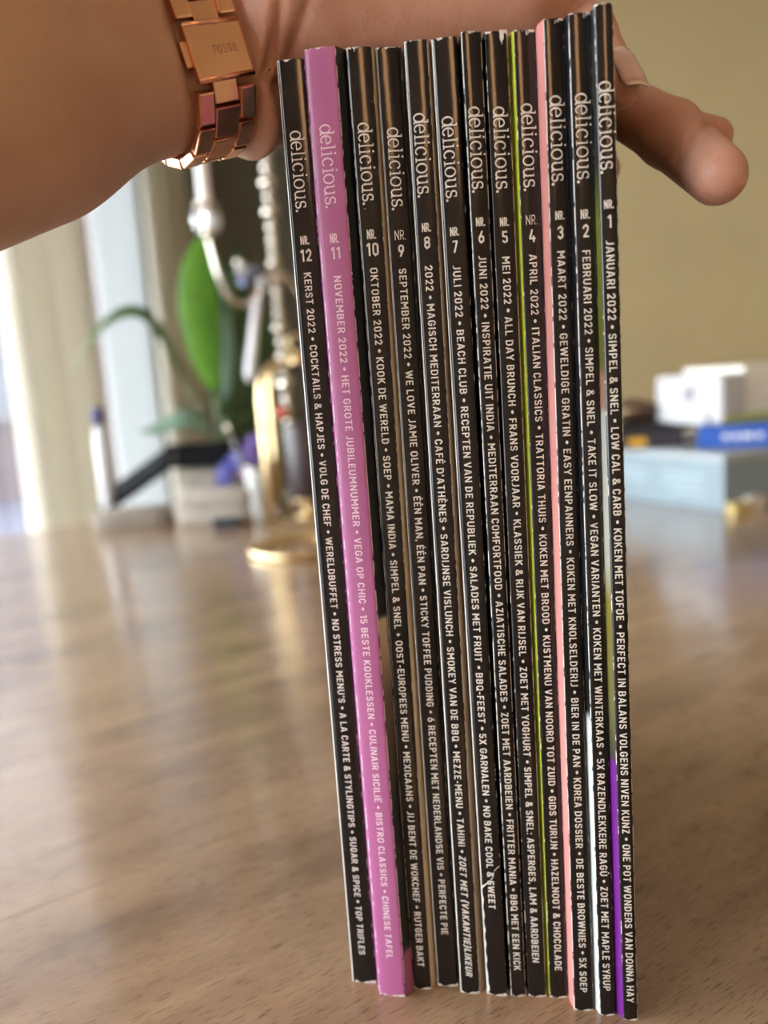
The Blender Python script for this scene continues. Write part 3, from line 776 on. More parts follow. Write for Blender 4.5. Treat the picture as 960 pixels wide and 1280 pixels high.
def hand_sdf(P):
    d = None
    for a, b, r1, r2 in FORE:
        q = capsule(P, a, b, r1, r2); d = q if d is None else smin(d, q, .018)
    d = smin(d, capsule(P, WR - ARM * .006, PALM0, .021, .0165), .014)
    d = smin(d, capsule(P, V3(-.0365, .2640, .2800), V3(-.0300, .2860, .2900), .0168, .0165), .010)       # heel, little-finger side
    d = smin(d, capsule(P, V3(-.030, .2560, .3060), V3(-.004, .2520, .3160), .0165, .0150), .012)         # ball of the thumb
    for chain, rad in FING[:4]:
        d = smin(d, capsule(P, PALM0, chain[0], .0165, rad[0] + .004), .010)
    d = smin(d, capsule(P, V3(-.004, .262, .302), V3(.048, .262, .3045), .0150, .0125), .010)
    for chain, rad in FING:
        q = None
        for i in range(3):
            c = capsule(P, chain[i], chain[i + 1], rad[i], rad[i + 1]); q = c if q is None else smin(q, c, .003)
        d = smin(d, q, .0035)
    # drawn in under the bracelet, flesh swelling on both sides of it
    rel = P - WC; ax = rel @ ARM; pv = rel @ WV; pf = rel @ WF
    st = np.hypot(np.maximum(np.abs(pv) - HALF, 0), pf)
    lim = (RB - .0019) + np.maximum(np.abs(ax - .0005) - .0100, 0) * 1.5
    q = st - lim; k_ = .003; hh = np.clip(.5 - .5 * (q - d) / k_, 0, 1)
    d = np.where(np.abs(ax) < .04, q * (1 - hh) + d * hh + k_ * hh * (1 - hh), d)
    # pressed flat against the magazines
    s = P[:, 0] * SB.x + P[:, 1] * SB.y; t = np.clip(P[:, 2] / H, 0, 1)
    box = np.maximum(np.maximum((S_L[0] + (S_L[1] - S_L[0]) * t) - s, s - (S_R[0] + (S_R[1] - S_R[0]) * t)), P[:, 2] - H)
    d = np.maximum(d, -(box - .0006))
    # skin folds, followed along the line of sight of a grazing finger
    rel = P - EYE; az = rel[:, 0] / rel[:, 1]; el = rel[:, 2] / rel[:, 1]
    for pts, depth, wid in CREASES:
        best = np.full(len(P), 9.0)
        for a, b in zip(pts[:-1], pts[1:]):
            A_, B_ = a - EYE, b - EYE
            p0 = np.array([A_[0] / A_[1], A_[2] / A_[1]]); p1 = np.array([B_[0] / B_[1], B_[2] / B_[1]]); e = p1 - p0
            tt = np.clip(((az - p0[0]) * e[0] + (el - p0[1]) * e[1]) / (e @ e), 0, 1)
            best = np.minimum(best, np.hypot(az - p0[0] - tt * e[0], el - p0[1] - tt * e[1]) * .25)
        near = (P[:, 1] < .275)
        d = d + near * depth * np.exp(-(best / wid) ** 2)
    return d

def surface_nets(fn, lo, hi, h_):
    n = [int((hi[i] - lo[i]) / h_) + 1 for i in range(3)]
    ax = [lo[i] + h_ * np.arange(n[i]) for i in range(3)]
    F = np.empty(n, np.float32)
    K = 8; nb = [(q + K - 1) // K for q in n]
    cc = [lo[i] + h_ * (np.arange(nb[i]) * K + (K - 1) / 2) for i in range(3)]
    C = np.stack(np.meshgrid(*cc, indexing='ij'), -1).reshape(-1, 3)
    dc = fn(C); F[:] = np.repeat(np.repeat(np.repeat(dc.reshape(nb), K, 0), K, 1), K, 2)[:n[0], :n[1], :n[2]]
    near = np.argwhere((np.abs(dc) < h_ * K * 1.3).reshape(nb))
    off = np.stack(np.meshgrid(np.arange(K), np.arange(K), np.arange(K), indexing='ij'), -1).reshape(-1, 3)
    for i0 in range(0, len(near), 400):
        I = (near[i0:i0 + 400, None, :] * K + off[None]).reshape(-1, 3)
        I = I[(I[:, 0] < n[0]) & (I[:, 1] < n[1]) & (I[:, 2] < n[2])]
        F[I[:, 0], I[:, 1], I[:, 2]] = fn(np.array(lo) + h_ * I)
    S = F < 0
    c = [S[i:n[0] - 1 + i, j:n[1] - 1 + j, k:n[2] - 1 + k] for i in (0, 1) for j in (0, 1) for k in (0, 1)]
    cnt = sum(q.astype(np.int8) for q in c); mask = (cnt > 0) & (cnt < 8)
    idx = -np.ones(mask.shape, np.int64); cells = np.argwhere(mask); idx[mask] = np.arange(len(cells))
    acc = np.zeros((len(cells), 3)); num = np.zeros(len(cells))
    corners = np.array([(i, j, k) for i in (0, 1) for j in (0, 1) for k in (0, 1)])
    vals = np.stack([F[cells[:, 0] + q[0], cells[:, 1] + q[1], cells[:, 2] + q[2]] for q in corners], 1)
    for a in range(8):
        for b in range(a + 1, 8):
            if np.abs(corners[a] - corners[b]).sum() != 1: continue
            va, vb = vals[:, a], vals[:, b]; m_ = (va < 0) != (vb < 0)
            t = np.where(m_, va / np.where(m_, va - vb, 1), 0)
            acc += m_[:, None] * (corners[a] + t[:, None] * (corners[b] - corners[a])); num += m_
    V = np.array(lo) + h_ * (cells + acc / num[:, None])
    faces = []
    for axis in range(3):
        sl0 = [slice(None)] * 3; sl1 = [slice(None)] * 3; sl0[axis] = slice(0, -1); sl1[axis] = slice(1, None)
        A_, B_ = S[tuple(sl0)], S[tuple(sl1)]
        e = np.argwhere(A_ != B_); o1, o2 = [(1, 2), (2, 0), (0, 1)][axis]
        e = e[(e[:, o1] > 0) & (e[:, o2] > 0) & (e[:, o1] < n[o1] - 1) & (e[:, o2] < n[o2] - 1)]
        inside = S[e[:, 0], e[:, 1], e[:, 2]]
        def cell(d1, d2):
            q = e.copy(); q[:, o1] += d1; q[:, o2] += d2; return idx[q[:, 0], q[:, 1], q[:, 2]]
        quad = np.stack([cell(-1, -1), cell(0, -1), cell(0, 0), cell(-1, 0)], 1)
        quad[~inside] = quad[~inside][:, ::-1]
        faces.append(quad)
    Fc = np.concatenate(faces)
    for _ in range(2):
        d = fn(V); g = np.zeros_like(V)
        for i in range(3):
            e = np.zeros(3); e[i] = 2e-4; g[:, i] = (fn(V + e) - fn(V - e)) / 4e-4
        V = V - np.clip(d, -.001, .001)[:, None] * g / np.maximum((g * g).sum(1), .2)[:, None]
    return V, Fc

def skin_mat():
    m, nt, p = new_mat('skin')
    co = objco(nt)
    base = ramp(nt, noise(nt, co, 28, 4, .6), [(.3, (.48, .28, .185)), (.7, (.57, .365, .255))])
    # palms and finger pads are pinker than the forearm
    tc = nt.nodes.new('ShaderNodeTexCoord'); sep = nt.nodes.new('ShaderNodeSeparateXYZ'); nt.links.new(tc.outputs['Object'], sep.inputs[0])
    mr = nt.nodes.new('ShaderNodeMapRange'); mr.inputs['From Min'].default_value = -.045; mr.inputs['From Max'].default_value = -.02
    nt.links.new(sep.outputs['X'], mr.inputs['Value'])
    pinkr = ramp(nt, noise(nt, co, 70, 3, .6), [(.3, (.50, .24, .165)), (.7, (.60, .335, .24))])
    nt.links.new(mix(nt, mr.outputs[0], base, pinkr), p.inputs['Base Color'])
    p.inputs['Roughness'].default_value = .48
    p.inputs['Subsurface Weight'].default_value = .12; p.inputs['Subsurface Scale'].default_value = .004
    p.inputs['Subsurface Radius'].default_value = (1, .35, .2)
    v = nt.nodes.new('ShaderNodeTexVoronoi'); v.inputs['Scale'].default_value = 900; nt.links.new(co, v.inputs['Vector'])
    bump(nt, p, maths(nt, 'ADD', maths(nt, 'MULTIPLY', v.outputs['Distance'], .5), noise(nt, co, 500, 3)), .22, .0005)
    return m
M_skin = skin_mat()
HV, HF = surface_nets(hand_sdf, (-.31, .045, .165), (.135, .36, .36), .00165)
person = thing('person', 'bare forearm and hand gripping the row of magazines from above', 'person', (0, .26, H))
me = bpy.data.meshes.new('arm_and_hand'); me.from_pydata((HV - np.array([0, .26, H])).tolist(), [], HF.tolist()); me.materials.append(M_skin)
me.polygons.foreach_set('use_smooth', [True] * len(me.polygons)); me.update()
arm = link('arm_and_hand', me, person)
# fingernails
M_nail = plain('fingernail', (.74, .50, .44), .16, var=.04, coat=.6, scale=200)
M_tip = plain('nail_tip', (.80, .68, .58), .25, var=.03)
def nail(tip, prev, r, nrm, wid, length, fwd_shift=.45):
    a = Vector(tip - prev).normalized(); n = Vector(nrm); n = (n - a * n.dot(a)).normalized(); b = a.cross(n)
    c = Vector(tip)
    for nm, t0, t1, mt in (('fingernail', -1.0, .86, M_nail), ('nail_edge', .86, 1.0, M_tip)):
        vs = []; R_, C_ = 8, 8
        for i in range(R_ + 1):
            t = t0 + (t1 - t0) * i / R_
            tt = t * length / 2 + fwd_shift * r
            shrink = 1.0 - .35 * (max(0, -t - .5) / .5) ** 2 - .32 * (max(0, t - .62) / .38) ** 2
            for j in range(C_ + 1):
                ang = (j / C_ - .5) * 2 * (wid / 2 / r) * shrink
                dip = .0007 * max(0, t + .2) ** 2
                vs.append(c + a * tt + (n * math.cos(ang) + b * math.sin(ang)) * (r + .0004) - n * dip - Vector(person.location))
        fs = [(i * (C_ + 1) + j, i * (C_ + 1) + j + 1, (i + 1) * (C_ + 1) + j + 1, (i + 1) * (C_ + 1) + j) for i in range(R_) for j in range(C_)]
        o = MB().add(vs, fs, 0, True).build(nm, mt, person)
        s = o.modifiers.new('thick', 'SOLIDIFY'); s.thickness = .0003; s.offset = 1
nail(INDEX[3], INDEX[2], .0068, (.36, -.86, .36), .0090, .0138, .10)
nail(MIDDLE[3], MIDDLE[2], .0078, (.36, .9, .2), .0090, .010, -.25)
nail(RING[3], RING[2], .0060, (.4, .9, .15), .0075, .008, -.25)
nail(THUMB[3], THUMB[2], .0086, (.1, -.5, .8), .0125, .014)

# ------------------------------------------------------------------ watch bracelet
watch = thing('wristwatch', 'rose gold metal link wristwatch on the wrist', 'watch', tuple(WR))
PER = 2 * math.pi * RB + 4 * HALF
CLASP_S = .0088
def ring(s):
    """point and frame on the bracelet, s measured from the front middle, positive downwards"""
    s = (s + CLASP_S + PER / 2) % PER - PER / 2
    q = math.pi * RB
    sg = 1 if s >= 0 else -1; a = abs(s)
    if a <= HALF: p = (RB, -sg * a); n = (1, 0)
    elif a <= HALF + q:
        th = (a - HALF) / RB; p = (RB * math.cos(th), -sg * (HALF + RB * math.sin(th))); n = (math.cos(th), -sg * math.sin(th))
    else: p = (-RB, -sg * (HALF - (a - HALF - q))); n = (-1, 0)
    pos = Vector(WF * p[0] + WV * p[1]); nn = Vector(WF * n[0] + WV * n[1])
    return pos, nn
AX = Vector(ARM)
def link_mesh(name, wx, ls, th, bev, mat=M_rose):
    return MB().box((-wx / 2, -ls / 2, -th / 2), (wx / 2, ls / 2, th / 2)).mesh(name, mat), bev
def beveled(name, wx, ls, th, bev):
    me, _ = link_mesh(name, wx, ls, th, bev); bm = bmesh.new(); bm.from_mesh(me)
    bmesh.ops.bevel(bm, geom=list(bm.edges), offset=bev, segments=2, profile=.6, affect='EDGES'); bm.to_mesh(me); bm.free(); return me
def put(name, me, s, ax, lift=0.0, parent=watch):
    p, n = ring(s); y_ = AX.cross(n).normalized(); y_ = n.cross(AX).normalized()
    o = link(name, me, parent)
    o.matrix_local = Matrix(((AX.x, y_.x, n.x, 0), (AX.y, y_.y, n.y, 0), (AX.z, y_.z, n.z, 0), (0, 0, 0, 1)))
    o.location = Vector(WC - WR) + p + n * lift + AX * ax
    return o
PITCHL = .0093
me_out = beveled('outer_link', .0052, PITCHL * .95, .0030, .0006)
me_mid = beveled('centre_link', .0078, PITCHL * .97, .0026, .0004)
CL = .0142
start = CL / 2
nlink = int((PER - CL - .030) / PITCHL / 2)
for sg in (1, -1):
    for i in range(nlink):
        s = sg * (start + .0012 + PITCHL * (i + .5))
        for ax in (-.0066, .0066): put('outer_link', me_out, s, ax)
        put('centre_link', me_mid, sg * (start + .0008 + PITCHL * i), 0, .0001 if i else -.0004)
cl = put('clasp', beveled('clasp', .0176, CL, .0026, .0007), 0, 0, .0010)
for sg in (1, -1):
    MB().tube([(-.0085, sg * (CL / 2 - .0004), .0008), (.0085, sg * (CL / 2 - .0004), .0008)], .00085, 10).build('clasp_ridge', M_rose, cl)
MB().box((-.0106, -.0032, -.0010), (-.0088, .0032, .0006)).build('clasp_button', M_rose, cl, bevel=.0003)
v, f = text2d('FOSSIL', 14.0)
x0, x1 = v[:, 0].min(), v[:, 0].max(); sx = .0078 / (x1 - x0)
MB().add([(((p[0] - (x0 + x1) / 2)) * sx + .002, (p[1] - CAPH / 2) * sx + .0, .00135) for p in v], f).build('engraved_lettering', plain('engraved_rose_gold', (.60, .33, .21), .5, 1.0), cl)
back_p = PER / 2
case = put('watch_case', MB().lathe([(.001, -.004), (.0150, -.004), (.0165, -.002), (.0165, .002), (.0150, .004), (.001, .004)], 32).mesh('watch_case', M_rose), back_p, 0, .0042)
MB().lathe([(.0005, .0041), (.0138, .0041), (.0138, .0046), (.0005, .0046)], 32).build('dial', plain('pearl_dial', (.85, .82, .80), .2), case)

# ------------------------------------------------------------------ things at the far left of the table
# potted plant
PX, PY = -.262, 1.375
plant = thing('potted_plant', 'green leafy potted plant with one drooping leaf in front of the curtain', 'plant', (PX, PY, 0))
P0 = Vector((PX, PY, 0))
MB().lathe([(.030, 0), (.036, .004), (.042, .07), (.045, .07), (.045, .08), (.040, .08), (.040, .074), (.002, .074)], 24).build('pot', plain('dark_clay_pot', (.10, .085, .075), .6), plant)
def leaf_mat(name, a, b):
    m, nt, p = new_mat(name)
    nt.links.new(ramp(nt, noise(nt, objco(nt), 25), [(.3, a), (.7, b)]), p.inputs['Base Color'])
    p.inputs['Roughness'].default_value = .33
    p.inputs['Transmission Weight'].default_value = 0
    tr = nt.nodes.new('ShaderNodeBsdfTranslucent'); tr.inputs['Color'].default_value = (*[min(1, x * 1.6) for x in b], 1)
    mx = nt.nodes.new('ShaderNodeMixShader'); mx.inputs[0].default_value = .25
    nt.links.new(p.outputs[0], mx.inputs[1]); nt.links.new(tr.outputs[0], mx.inputs[2])
    nt.links.new(mx.outputs[0], nt.nodes['Material Output'].inputs['Surface']); return m
M_leaf = leaf_mat('bright_leaf', (.08, .22, .02), (.15, .36, .04))
M_leafd = leaf_mat('dark_leaf', (.02, .05, .015), (.04, .09, .025))
M_leafp = leaf_mat('pale_leaf', (.16, .28, .20), (.26, .38, .30))
M_stem = plain('green_stem', (.07, .12, .03), .5)
def leaf(pts, width, side, mat, fold=.25, prof=None):
    pts = [Vector(p) - P0 for p in pts]; n = len(pts); vs = []; side = Vector(side).normalized()
    for i, p in enumerate(pts):
        t = i / (n - 1); w_ = width * (math.sin(math.pi * min(1, t * .93 + .07)) ** .8 if prof is None else prof(t)) / 2 + .0004
        d = (pts[min(i + 1, n - 1)] - pts[max(i - 1, 0)]).normalized(); s_ = (side - d * side.dot(d)).normalized(); nn = d.cross(s_)
        vs += [p - s_ * w_ + nn * w_ * fold, p - s_ * w_ * .5 + nn * w_ * fold * .35, p, p + s_ * w_ * .5 + nn * w_ * fold * .35, p + s_ * w_ + nn * w_ * fold]
    fs = [(i * 5 + j, i * 5 + j + 1, i * 5 + j + 6, i * 5 + j + 5) for i in range(n - 1) for j in range(4)]
    o = MB().add(vs, fs, 0, True).build('leaf', mat, plant)
    s = o.modifiers.new('thick', 'SOLIDIFY'); s.thickness = .0008
    sub = o.modifiers.new('round', 'SUBSURF'); sub.levels = 1; sub.render_levels = 1
    return o
def stem(pts, r=.0035): MB().tube([Vector(p) - P0 for p in pts], r, 8).build('stem', M_stem, plant)
T_ = Vector((PX, PY, .07))
leaf([at(270, 490, 1.36), at(258, 450, 1.35), at(249, 400, 1.345), at(247, 350, 1.35), at(250, 312, 1.355), at(254, 292, 1.36)], .066, (1, .25, 0), M_leaf)
stem([T_, at(276, 545, 1.365), at(270, 490, 1.36)], .005)
leaf([at(232, 478, 1.37), at(216, 432, 1.36), at(192, 392, 1.35), at(166, 379, 1.34), at(132, 392, 1.33), at(104, 428, 1.32), at(91, 475, 1.315)], .036, (.0, .75, .65), leaf_mat('mid_leaf', (.045, .11, .02), (.075, .17, .03)), .4)
stem([T_, at(262, 540, 1.372), at(232, 478, 1.37)], .003)
leaf([at(262, 540, 1.33), at(245, 520, 1.325), at(222, 517, 1.32), at(198, 535, 1.315), at(172, 540, 1.31)], .05, (.2, .8, .7), M_leafp)
stem([T_, at(268, 555, 1.35), at(262, 540, 1.33)], .003)
for pts, wd in (([at(285, 520, 1.40), at(292, 430, 1.42), at(300, 360, 1.43), at(296, 300, 1.44)], .06), ([at(285, 540, 1.40), at(310, 470, 1.42), at(330, 420, 1.43), at(350, 385, 1.44)], .06),
                ([at(280, 520, 1.41), at(280, 430, 1.43), at(272, 360, 1.45), at(276, 310, 1.46)], .055), ([at(288, 545, 1.40), at(318, 520, 1.41), at(335, 500, 1.42)], .045)):
    leaf(pts, wd, (1, .3, 0), M_leafd); stem([T_, pts[0]], .003)
leaf([at(283, 500, 1.39), at(288, 440, 1.385), at(284, 390, 1.38)], .03, (1, .1, 0), M_leafp)

# black tablet in a folding cover, propped on folded linen
A0 = at(121, 652, 1.275); A0.z = .001
tab = thing('tablet', 'thin black tablet in a folding cover slanting off the folded linen', 'tablet', A0)
M_tab = plain('black_plastic', (.008, .008, .010), .8, spec=.06)
v_ = Vector((.122, .003, .0735)); w_ = Vector((-.004, .075, .030)); nn_ = v_.cross(w_).normalized(); nn_ = nn_ if nn_.z > 0 else -nn_
MB().obox((0, 0, 0), v_, w_, nn_ * .010).build('tablet_body', M_tab, tab, bevel=.0015)
MB().obox(v_ * .05 + w_ * .05 + nn_ * .0101, v_ * .9, w_ * .9, nn_ * .0004).build('screen', plain('dark_screen', (.007, .007, .010), .7, spec=.06), tab)
MB().obox(v_ * 1.01, (.104, .003, .0), w_, (0, 0, .004)).build('cover_flap', M_tab, tab, bevel=.001)

M_linen = plain('beige_linen', (.30, .27, .23), .9, var=.15, scale=40, bmp=.3)
def pad(name, c, sx, sy, sz, rz, mat, label, cat, group=None, seed=1):
    o = thing(name, label, cat, c, group); o.rotation_euler = (0, 0, rz)
    for i in range(2):
        vs = []; fs = []; n = 14; rnd = random.Random(seed + i)
        z0, z1 = sz * i / 2 + .0002, sz * (i + 1) / 2
        for r in range(6):
            th = -math.pi / 2 + math.pi * r / 5
            for j in range(28):
                a = 2 * math.pi * j / 28; e = .35
                ca, sa = math.cos(a), math.sin(a); e = .55
                xx = math.copysign(abs(ca) ** e, ca); yy = math.copysign(abs(sa) ** e, sa)
                k = .93 + .07 * math.cos(th)
                vs.append((xx * sx / 2 * k, yy * sy / 2 * k, (z0 + z1) / 2 + math.sin(th) * (z1 - z0) / 2 * .96))
        for r in range(5):
            for j in range(28): fs.append((r * 28 + j, r * 28 + (j + 1) % 28, (r + 1) * 28 + (j + 1) % 28, (r + 1) * 28 + j))
        fs.append(tuple(reversed(range(28)))); fs.append(tuple(5 * 28 + j for j in range(28)))
        MB().add(vs, fs, 0, True).build('cloth_layer', mat, o)
    return o
pad('folded_cloth', (-.262, 1.312, 0), .115, .070, .070, 0, M_linen, 'tall folded beige linen cloth holding up the black tablet', 'cloth')
pad('folded_cloth', (-.372, 1.228, 0), .115, .06, .026, .05, M_linen, 'low folded beige linen cloth in front of the slanting tablet', 'cloth', seed=9)
pc = at(265, 628, 1.19)
pad('folded_cloth', (pc.x + .005, 1.198, 0), .12, .055, .052, -.15, plain('pale_linen', (.36, .325, .28), .9, var=.12, scale=40), 'thick pale folded napkin beside the small glass', 'cloth', seed=5)
q = at(282, 648, 1.155)
bx_ = thing('small_box', 'tiny dark navy box in front of the folded napkin', 'box', (q.x, 1.155, 0))
MB().box((-.017, -.008, 0), (.017, .008, .010)).build('box_body', plain('navy_card', (.02, .03, .05), .5), bx_, bevel=.001)
MB().box((-.0175, -.0085, .0101), (.0175, .0085, .0135)).build('lid', plain('navy_lid', (.03, .04, .06), .5), bx_, bevel=.0008)

# blue flowers
q = at(300, 592, 1.245)
fl = thing('flower_bunch', 'small bunch of blue and violet flowers behind the glass', 'flowers', (q.x, 1.245, .002))
M_blue = plain('blue_petals', (.16, .17, .52), .6, var=.3); M_violet = plain('violet_petals', (.22, .16, .46), .6, var=.3); M_pinkp = plain('pink_petals', (.55, .30, .34), .6)
FB = Vector(fl.location)
for i, (px, py, yy, rr, mt) in enumerate([(283, 592, 1.24, .017, M_blue), (296, 578, 1.245, .018, M_blue), (312, 572, 1.25, .018, M_violet), (305, 592, 1.232, .010, M_pinkp), (318, 556, 1.26, .016, M_violet), (278, 605, 1.238, .012, M_blue)]):
    c = at(px, py, yy) - FB; hd = MB()
    for j in range(14):
        th = math.acos(1 - 2 * (j + .5) / 14); ph = j * 2.4
        d = Vector((math.sin(th) * math.cos(ph), math.sin(th) * math.sin(ph), math.cos(th)))
        t1 = d.orthogonal().normalized(); t2 = d.cross(t1); p = c + d * rr * .55
        hd.add([p, p + d * rr * .35 + t1 * rr * .4, p + d * rr * .5, p + d * rr * .35 - t1 * rr * .4, p + d * rr * .32 + t2 * rr * .4, p + d * rr * .32 - t2 * rr * .4], [(0, 1, 2, 3), (0, 4, 2, 5)], 0, False)
    blob(hd, c, (rr * .6,) * 3, i, 10)
    fo_ = hd.build('flower_head', mt, fl)
    MB().tube([Vector((0, 0, .0)), c * .5 + Vector((0, .004, 0)), c], .0015, 6).build('stem', M_stem, fl)

# little glass with a pen
q = at(325, 652, 1.185)
gl = thing('glass_tumbler', 'small pale frosted glass tumbler left of the gold lantern', 'glass', (q.x, 1.185, 0))
M_frost = plain('frosted_glass', (.62, .66, .66), .25, var=.04)
MB().lathe([(.0125, 0), (.0135, .002), (.0150, .076), (.0150, .078), (.0138, .078), (.0122, .006), (.0005, .005)], 24).build('tumbler_body', M_frost, gl)
MB().lathe([(.0148, .0785), (.0156, .0795), (.0156, .0810), (.0140, .0810)], 24).build('rim', M_silver, gl)
pe = thing('pen', 'slim grey pen leaning out of the frosted tumbler', 'pen', (q.x, 1.185, .008))
pa = at(283, 530, 1.19) - Vector(pe.location)
b0 = Vector((.006, 0, 0))
MB().tube([b0, b0.lerp(pa, .9)], .0032, 10).build('pen_barrel', plain('grey_plastic', (.14, .14, .15), .3), pe)
MB().tube([b0.lerp(pa, .9), pa], [.0036, .0030], 10).build('pen_cap', M_silver, pe)

# white bottle with blue cap by the curtain
q = at(138, 652, 1.285)
bo = thing('bottle', 'slim white bottle with a dark blue cap before the curtain', 'bottle', (q.x, 1.285, 0))
MB().lathe([(.009, 0), (.0105, .003), (.0105, .125), (.009, .138), (.0065, .142), (.0065, .150)], 20).build('bottle_body', plain('white_plastic', (.72, .76, .80), .4, var=.03), bo)
MB().lathe([(.0085, .1505), (.0092, .152), (.0092, .174), (.0085, .177), (.001, .1775)], 20).build('cap', plain('dark_blue_cap', (.03, .035, .16), .4), bo)

# gold lantern with a dark pillar candle
LC = Vector((-.1025, 1.165, 0))
lan = thing('lantern', 'gold metal frame lantern with rounded shoulders on the table', 'lantern', LC)
hw_ = .050
for sx_ in (-1, 1):
    for sy_ in (-1, 1):
        x_, y_ = sx_ * hw_, sy_ * hw_
        pts = [Vector((x_, y_, .006)), Vector((x_, y_, .10)), Vector((x_, y_, .175)), Vector((x_ * .96, y_ * .96, .195)), Vector((x_ * .84, y_ * .84, .211)), Vector((x_ * .62, y_ * .62, .220)), Vector((x_ * .3, y_ * .3, .223))]
        MB().tube(pts, .0058, 10).build('post', M_gold, lan)
MB().box((-hw_ - .003, -hw_ - .003, 0), (hw_ + .003, hw_ + .003, .006)).build('base', plain('dull_brass', (.42, .31, .18), .5, .6), lan, bevel=.001)
MB().lathe([(.022, .219), (.024, .222), (.020, .230), (.010, .236), (.001, .238)], 24).build('roof_cap', M_gold, lan)
MB().tube([Vector((.012 * math.cos(a), 0, .247 + .012 * math.sin(a))) for a in [2 * math.pi * i / 16 for i in range(17)]], .0018, 8).build('carrying_ring', M_gold, lan)
st_ = thing('candle_stand', 'small turned gold stand under the dark candle', 'candle stand', LC + Vector((-.004, 0, .0062)))
MB().lathe([(.020, 0), (.020, .003), (.008, .008), (.006, .014), (.010, .020), (.022, .025), (.022, .0275)], 24).build('turned_stand', M_gold, st_)
ca = thing('pillar_candle', 'dark plum pillar candle inside the gold lantern', 'candle', LC + Vector((-.004, 0, .034)))
MB().lathe([(.023, 0), (.0245, .002), (.0245, .102), (.022, .106), (.012, .104), (.001, .104)], 28).build('wax', plain('plum_wax', (.055, .040, .048), .35, var=.1), ca)
MB().tube([(0, 0, .1035), (.001, 0, .111)], .0008, 6).build('wick', plain('wick', (.03, .03, .03), .9), ca)
rd = at(352, 516, 1.30)
rf = thing('red_flower', 'small red flower head glimpsed behind the lantern', 'flower', (rd.x, 1.30, 0))
hd = MB(); blob(hd, (0, 0, rd.z), (.011, .011, .009), 3, 12); hd.build('flower_head', plain('red_petals', (.62, .13, .10), .6), rf)
MB().tube([(0, 0, 0), (.002, 0, rd.z * .5), (0, 0, rd.z - .005)], .0018, 6).build('stem', M_stem, rf)

# candelabra
CB = Vector((-.1385, 1.305, 0))
cd = thing('candelabra', 'silver beaded candelabra with curved arms and crystal drops', 'candelabra', CB)
prof = [(.045, 0), (.048, .004), (.040, .012), (.018, .022), (.010, .035)]
z = .035
rnd = random.Random(4)
while z < .60:
    r = rnd.choice((.0095, .0125, .0080, .0110)); h_ = r * rnd.uniform(1.7, 2.6)
    prof += [(.0028, z), (r * .8, z + h_ * .2), (r, z + h_ * .5), (r * .8, z + h_ * .8)]; z += h_
prof += [(.004, z), (.001, z + .004)]
MB().lathe(prof, 18).build('stem', M_silver, cd)
def curve(pts, n=8):
    out = []; P = [Vector(p) for p in pts]
    for i in range(len(P) - 1):
        p0, p1, p2, p3 = P[max(i - 1, 0)], P[i], P[i + 1], P[min(i + 2, len(P) - 1)]
        for j in range(n):
            t = j / n
            out.append(.5 * ((2 * p1) + (p2 - p0) * t + (2 * p0 - 5 * p1 + 4 * p2 - p3) * t * t + (3 * p1 - p0 - 3 * p2 + p3) * t ** 3))
    return out + [P[-1]]
M_cryst = plain('crystal', (.88, .90, .92), .05, var=.02, trans=.55)
def candle_arm(mir, dy):
    m_ = -1 if mir else 1
    def pt(x, z_): return Vector((m_ * x, dy * abs(x), z_))
    MB().tube(curve([pt(0, .365), pt(-.022, .345), pt(-.040, .318), pt(-.062, .318), pt(-.078, .345), pt(-.086, .385), pt(-.090, .41)]), .0042, 10).build('arm', M_silver, cd)
    c = pt(-.090, .41)
    MB().lathe([(.004, 0), (.009, .004), (.011, .012), (.005, .018), (.006, .024), (.010, .032), (.007, .040), (.016, .046), (.017, .049), (.008, .050)], 18, c).build('candle_cup', M_silver, cd)
    for a in range(4):
        ang = a * math.pi / 2 + .4
        p = c + Vector((.015 * math.cos(ang), .015 * math.sin(ang), .046))
        MB().lathe([(.0008, 0), (.0008, -.006), (.005, -.012), (.0065, -.020), (.003, -.034), (.0004, -.038)], 8, p).build('crystal_drop', M_cryst, cd)
    return CB + c
ca1 = candle_arm(False, -.35); ca2 = candle_arm(True, .35)
for nm, c, lab in (('taper_candle', ca1, 'white taper candle in the left arm of the candelabra'), ('taper_candle', ca2, 'white taper candle in the arm behind the magazines')):
    o = thing(nm, lab, 'candle', c + Vector((0, 0, .0505)), 'candelabra candles')
    MB().lathe([(.0095, 0), (.0095, .004), (.0085, .20), (.006, .208), (.001, .210)], 18).build('wax', M_wax, o)
    MB().tube([(0, 0, .209), (.001, 0, .217)], .0006, 6).build('wick', plain('wick', (.03, .03, .03), .9), o)
p0_, p1_ = at(322, 372, 1.285) - CB, at(311, 478, 1.285) - CB
MB().tube([p0_, p0_.lerp(p1_, .06), p0_.lerp(p1_, .9), p1_], [.002, .0065, .0085, .002], 6).build('crystal_rod', plain('milky_crystal', (.75, .76, .80), .12, var=.03), cd)
MB().tube([Vector((0, 0, .36)), Vector((-.012, -.008, .345)), p0_], .0015, 6).build('drop_wire', M_silver, cd)
for i, (px, py, rr, mt) in enumerate([(302, 336, .009, M_cryst), (304, 352, .007, plain('blue_crystal', (.30, .36, .62), .08)), (320, 340, .011, plain('smoke_crystal', (.05, .055, .09), .08)), (327, 352, .008, M_cryst), (298, 328, .006, M_silver)]):
    c = at(px, py, 1.285) - CB; b2 = MB(); blob(b2, c, (rr, rr, rr * 1.1), i, 10)
    b2.build('bead', mt, cd)
    MB().tube([c, Vector((0, 0, .37))], .0006, 5).build('drop_wire', M_silver, cd)

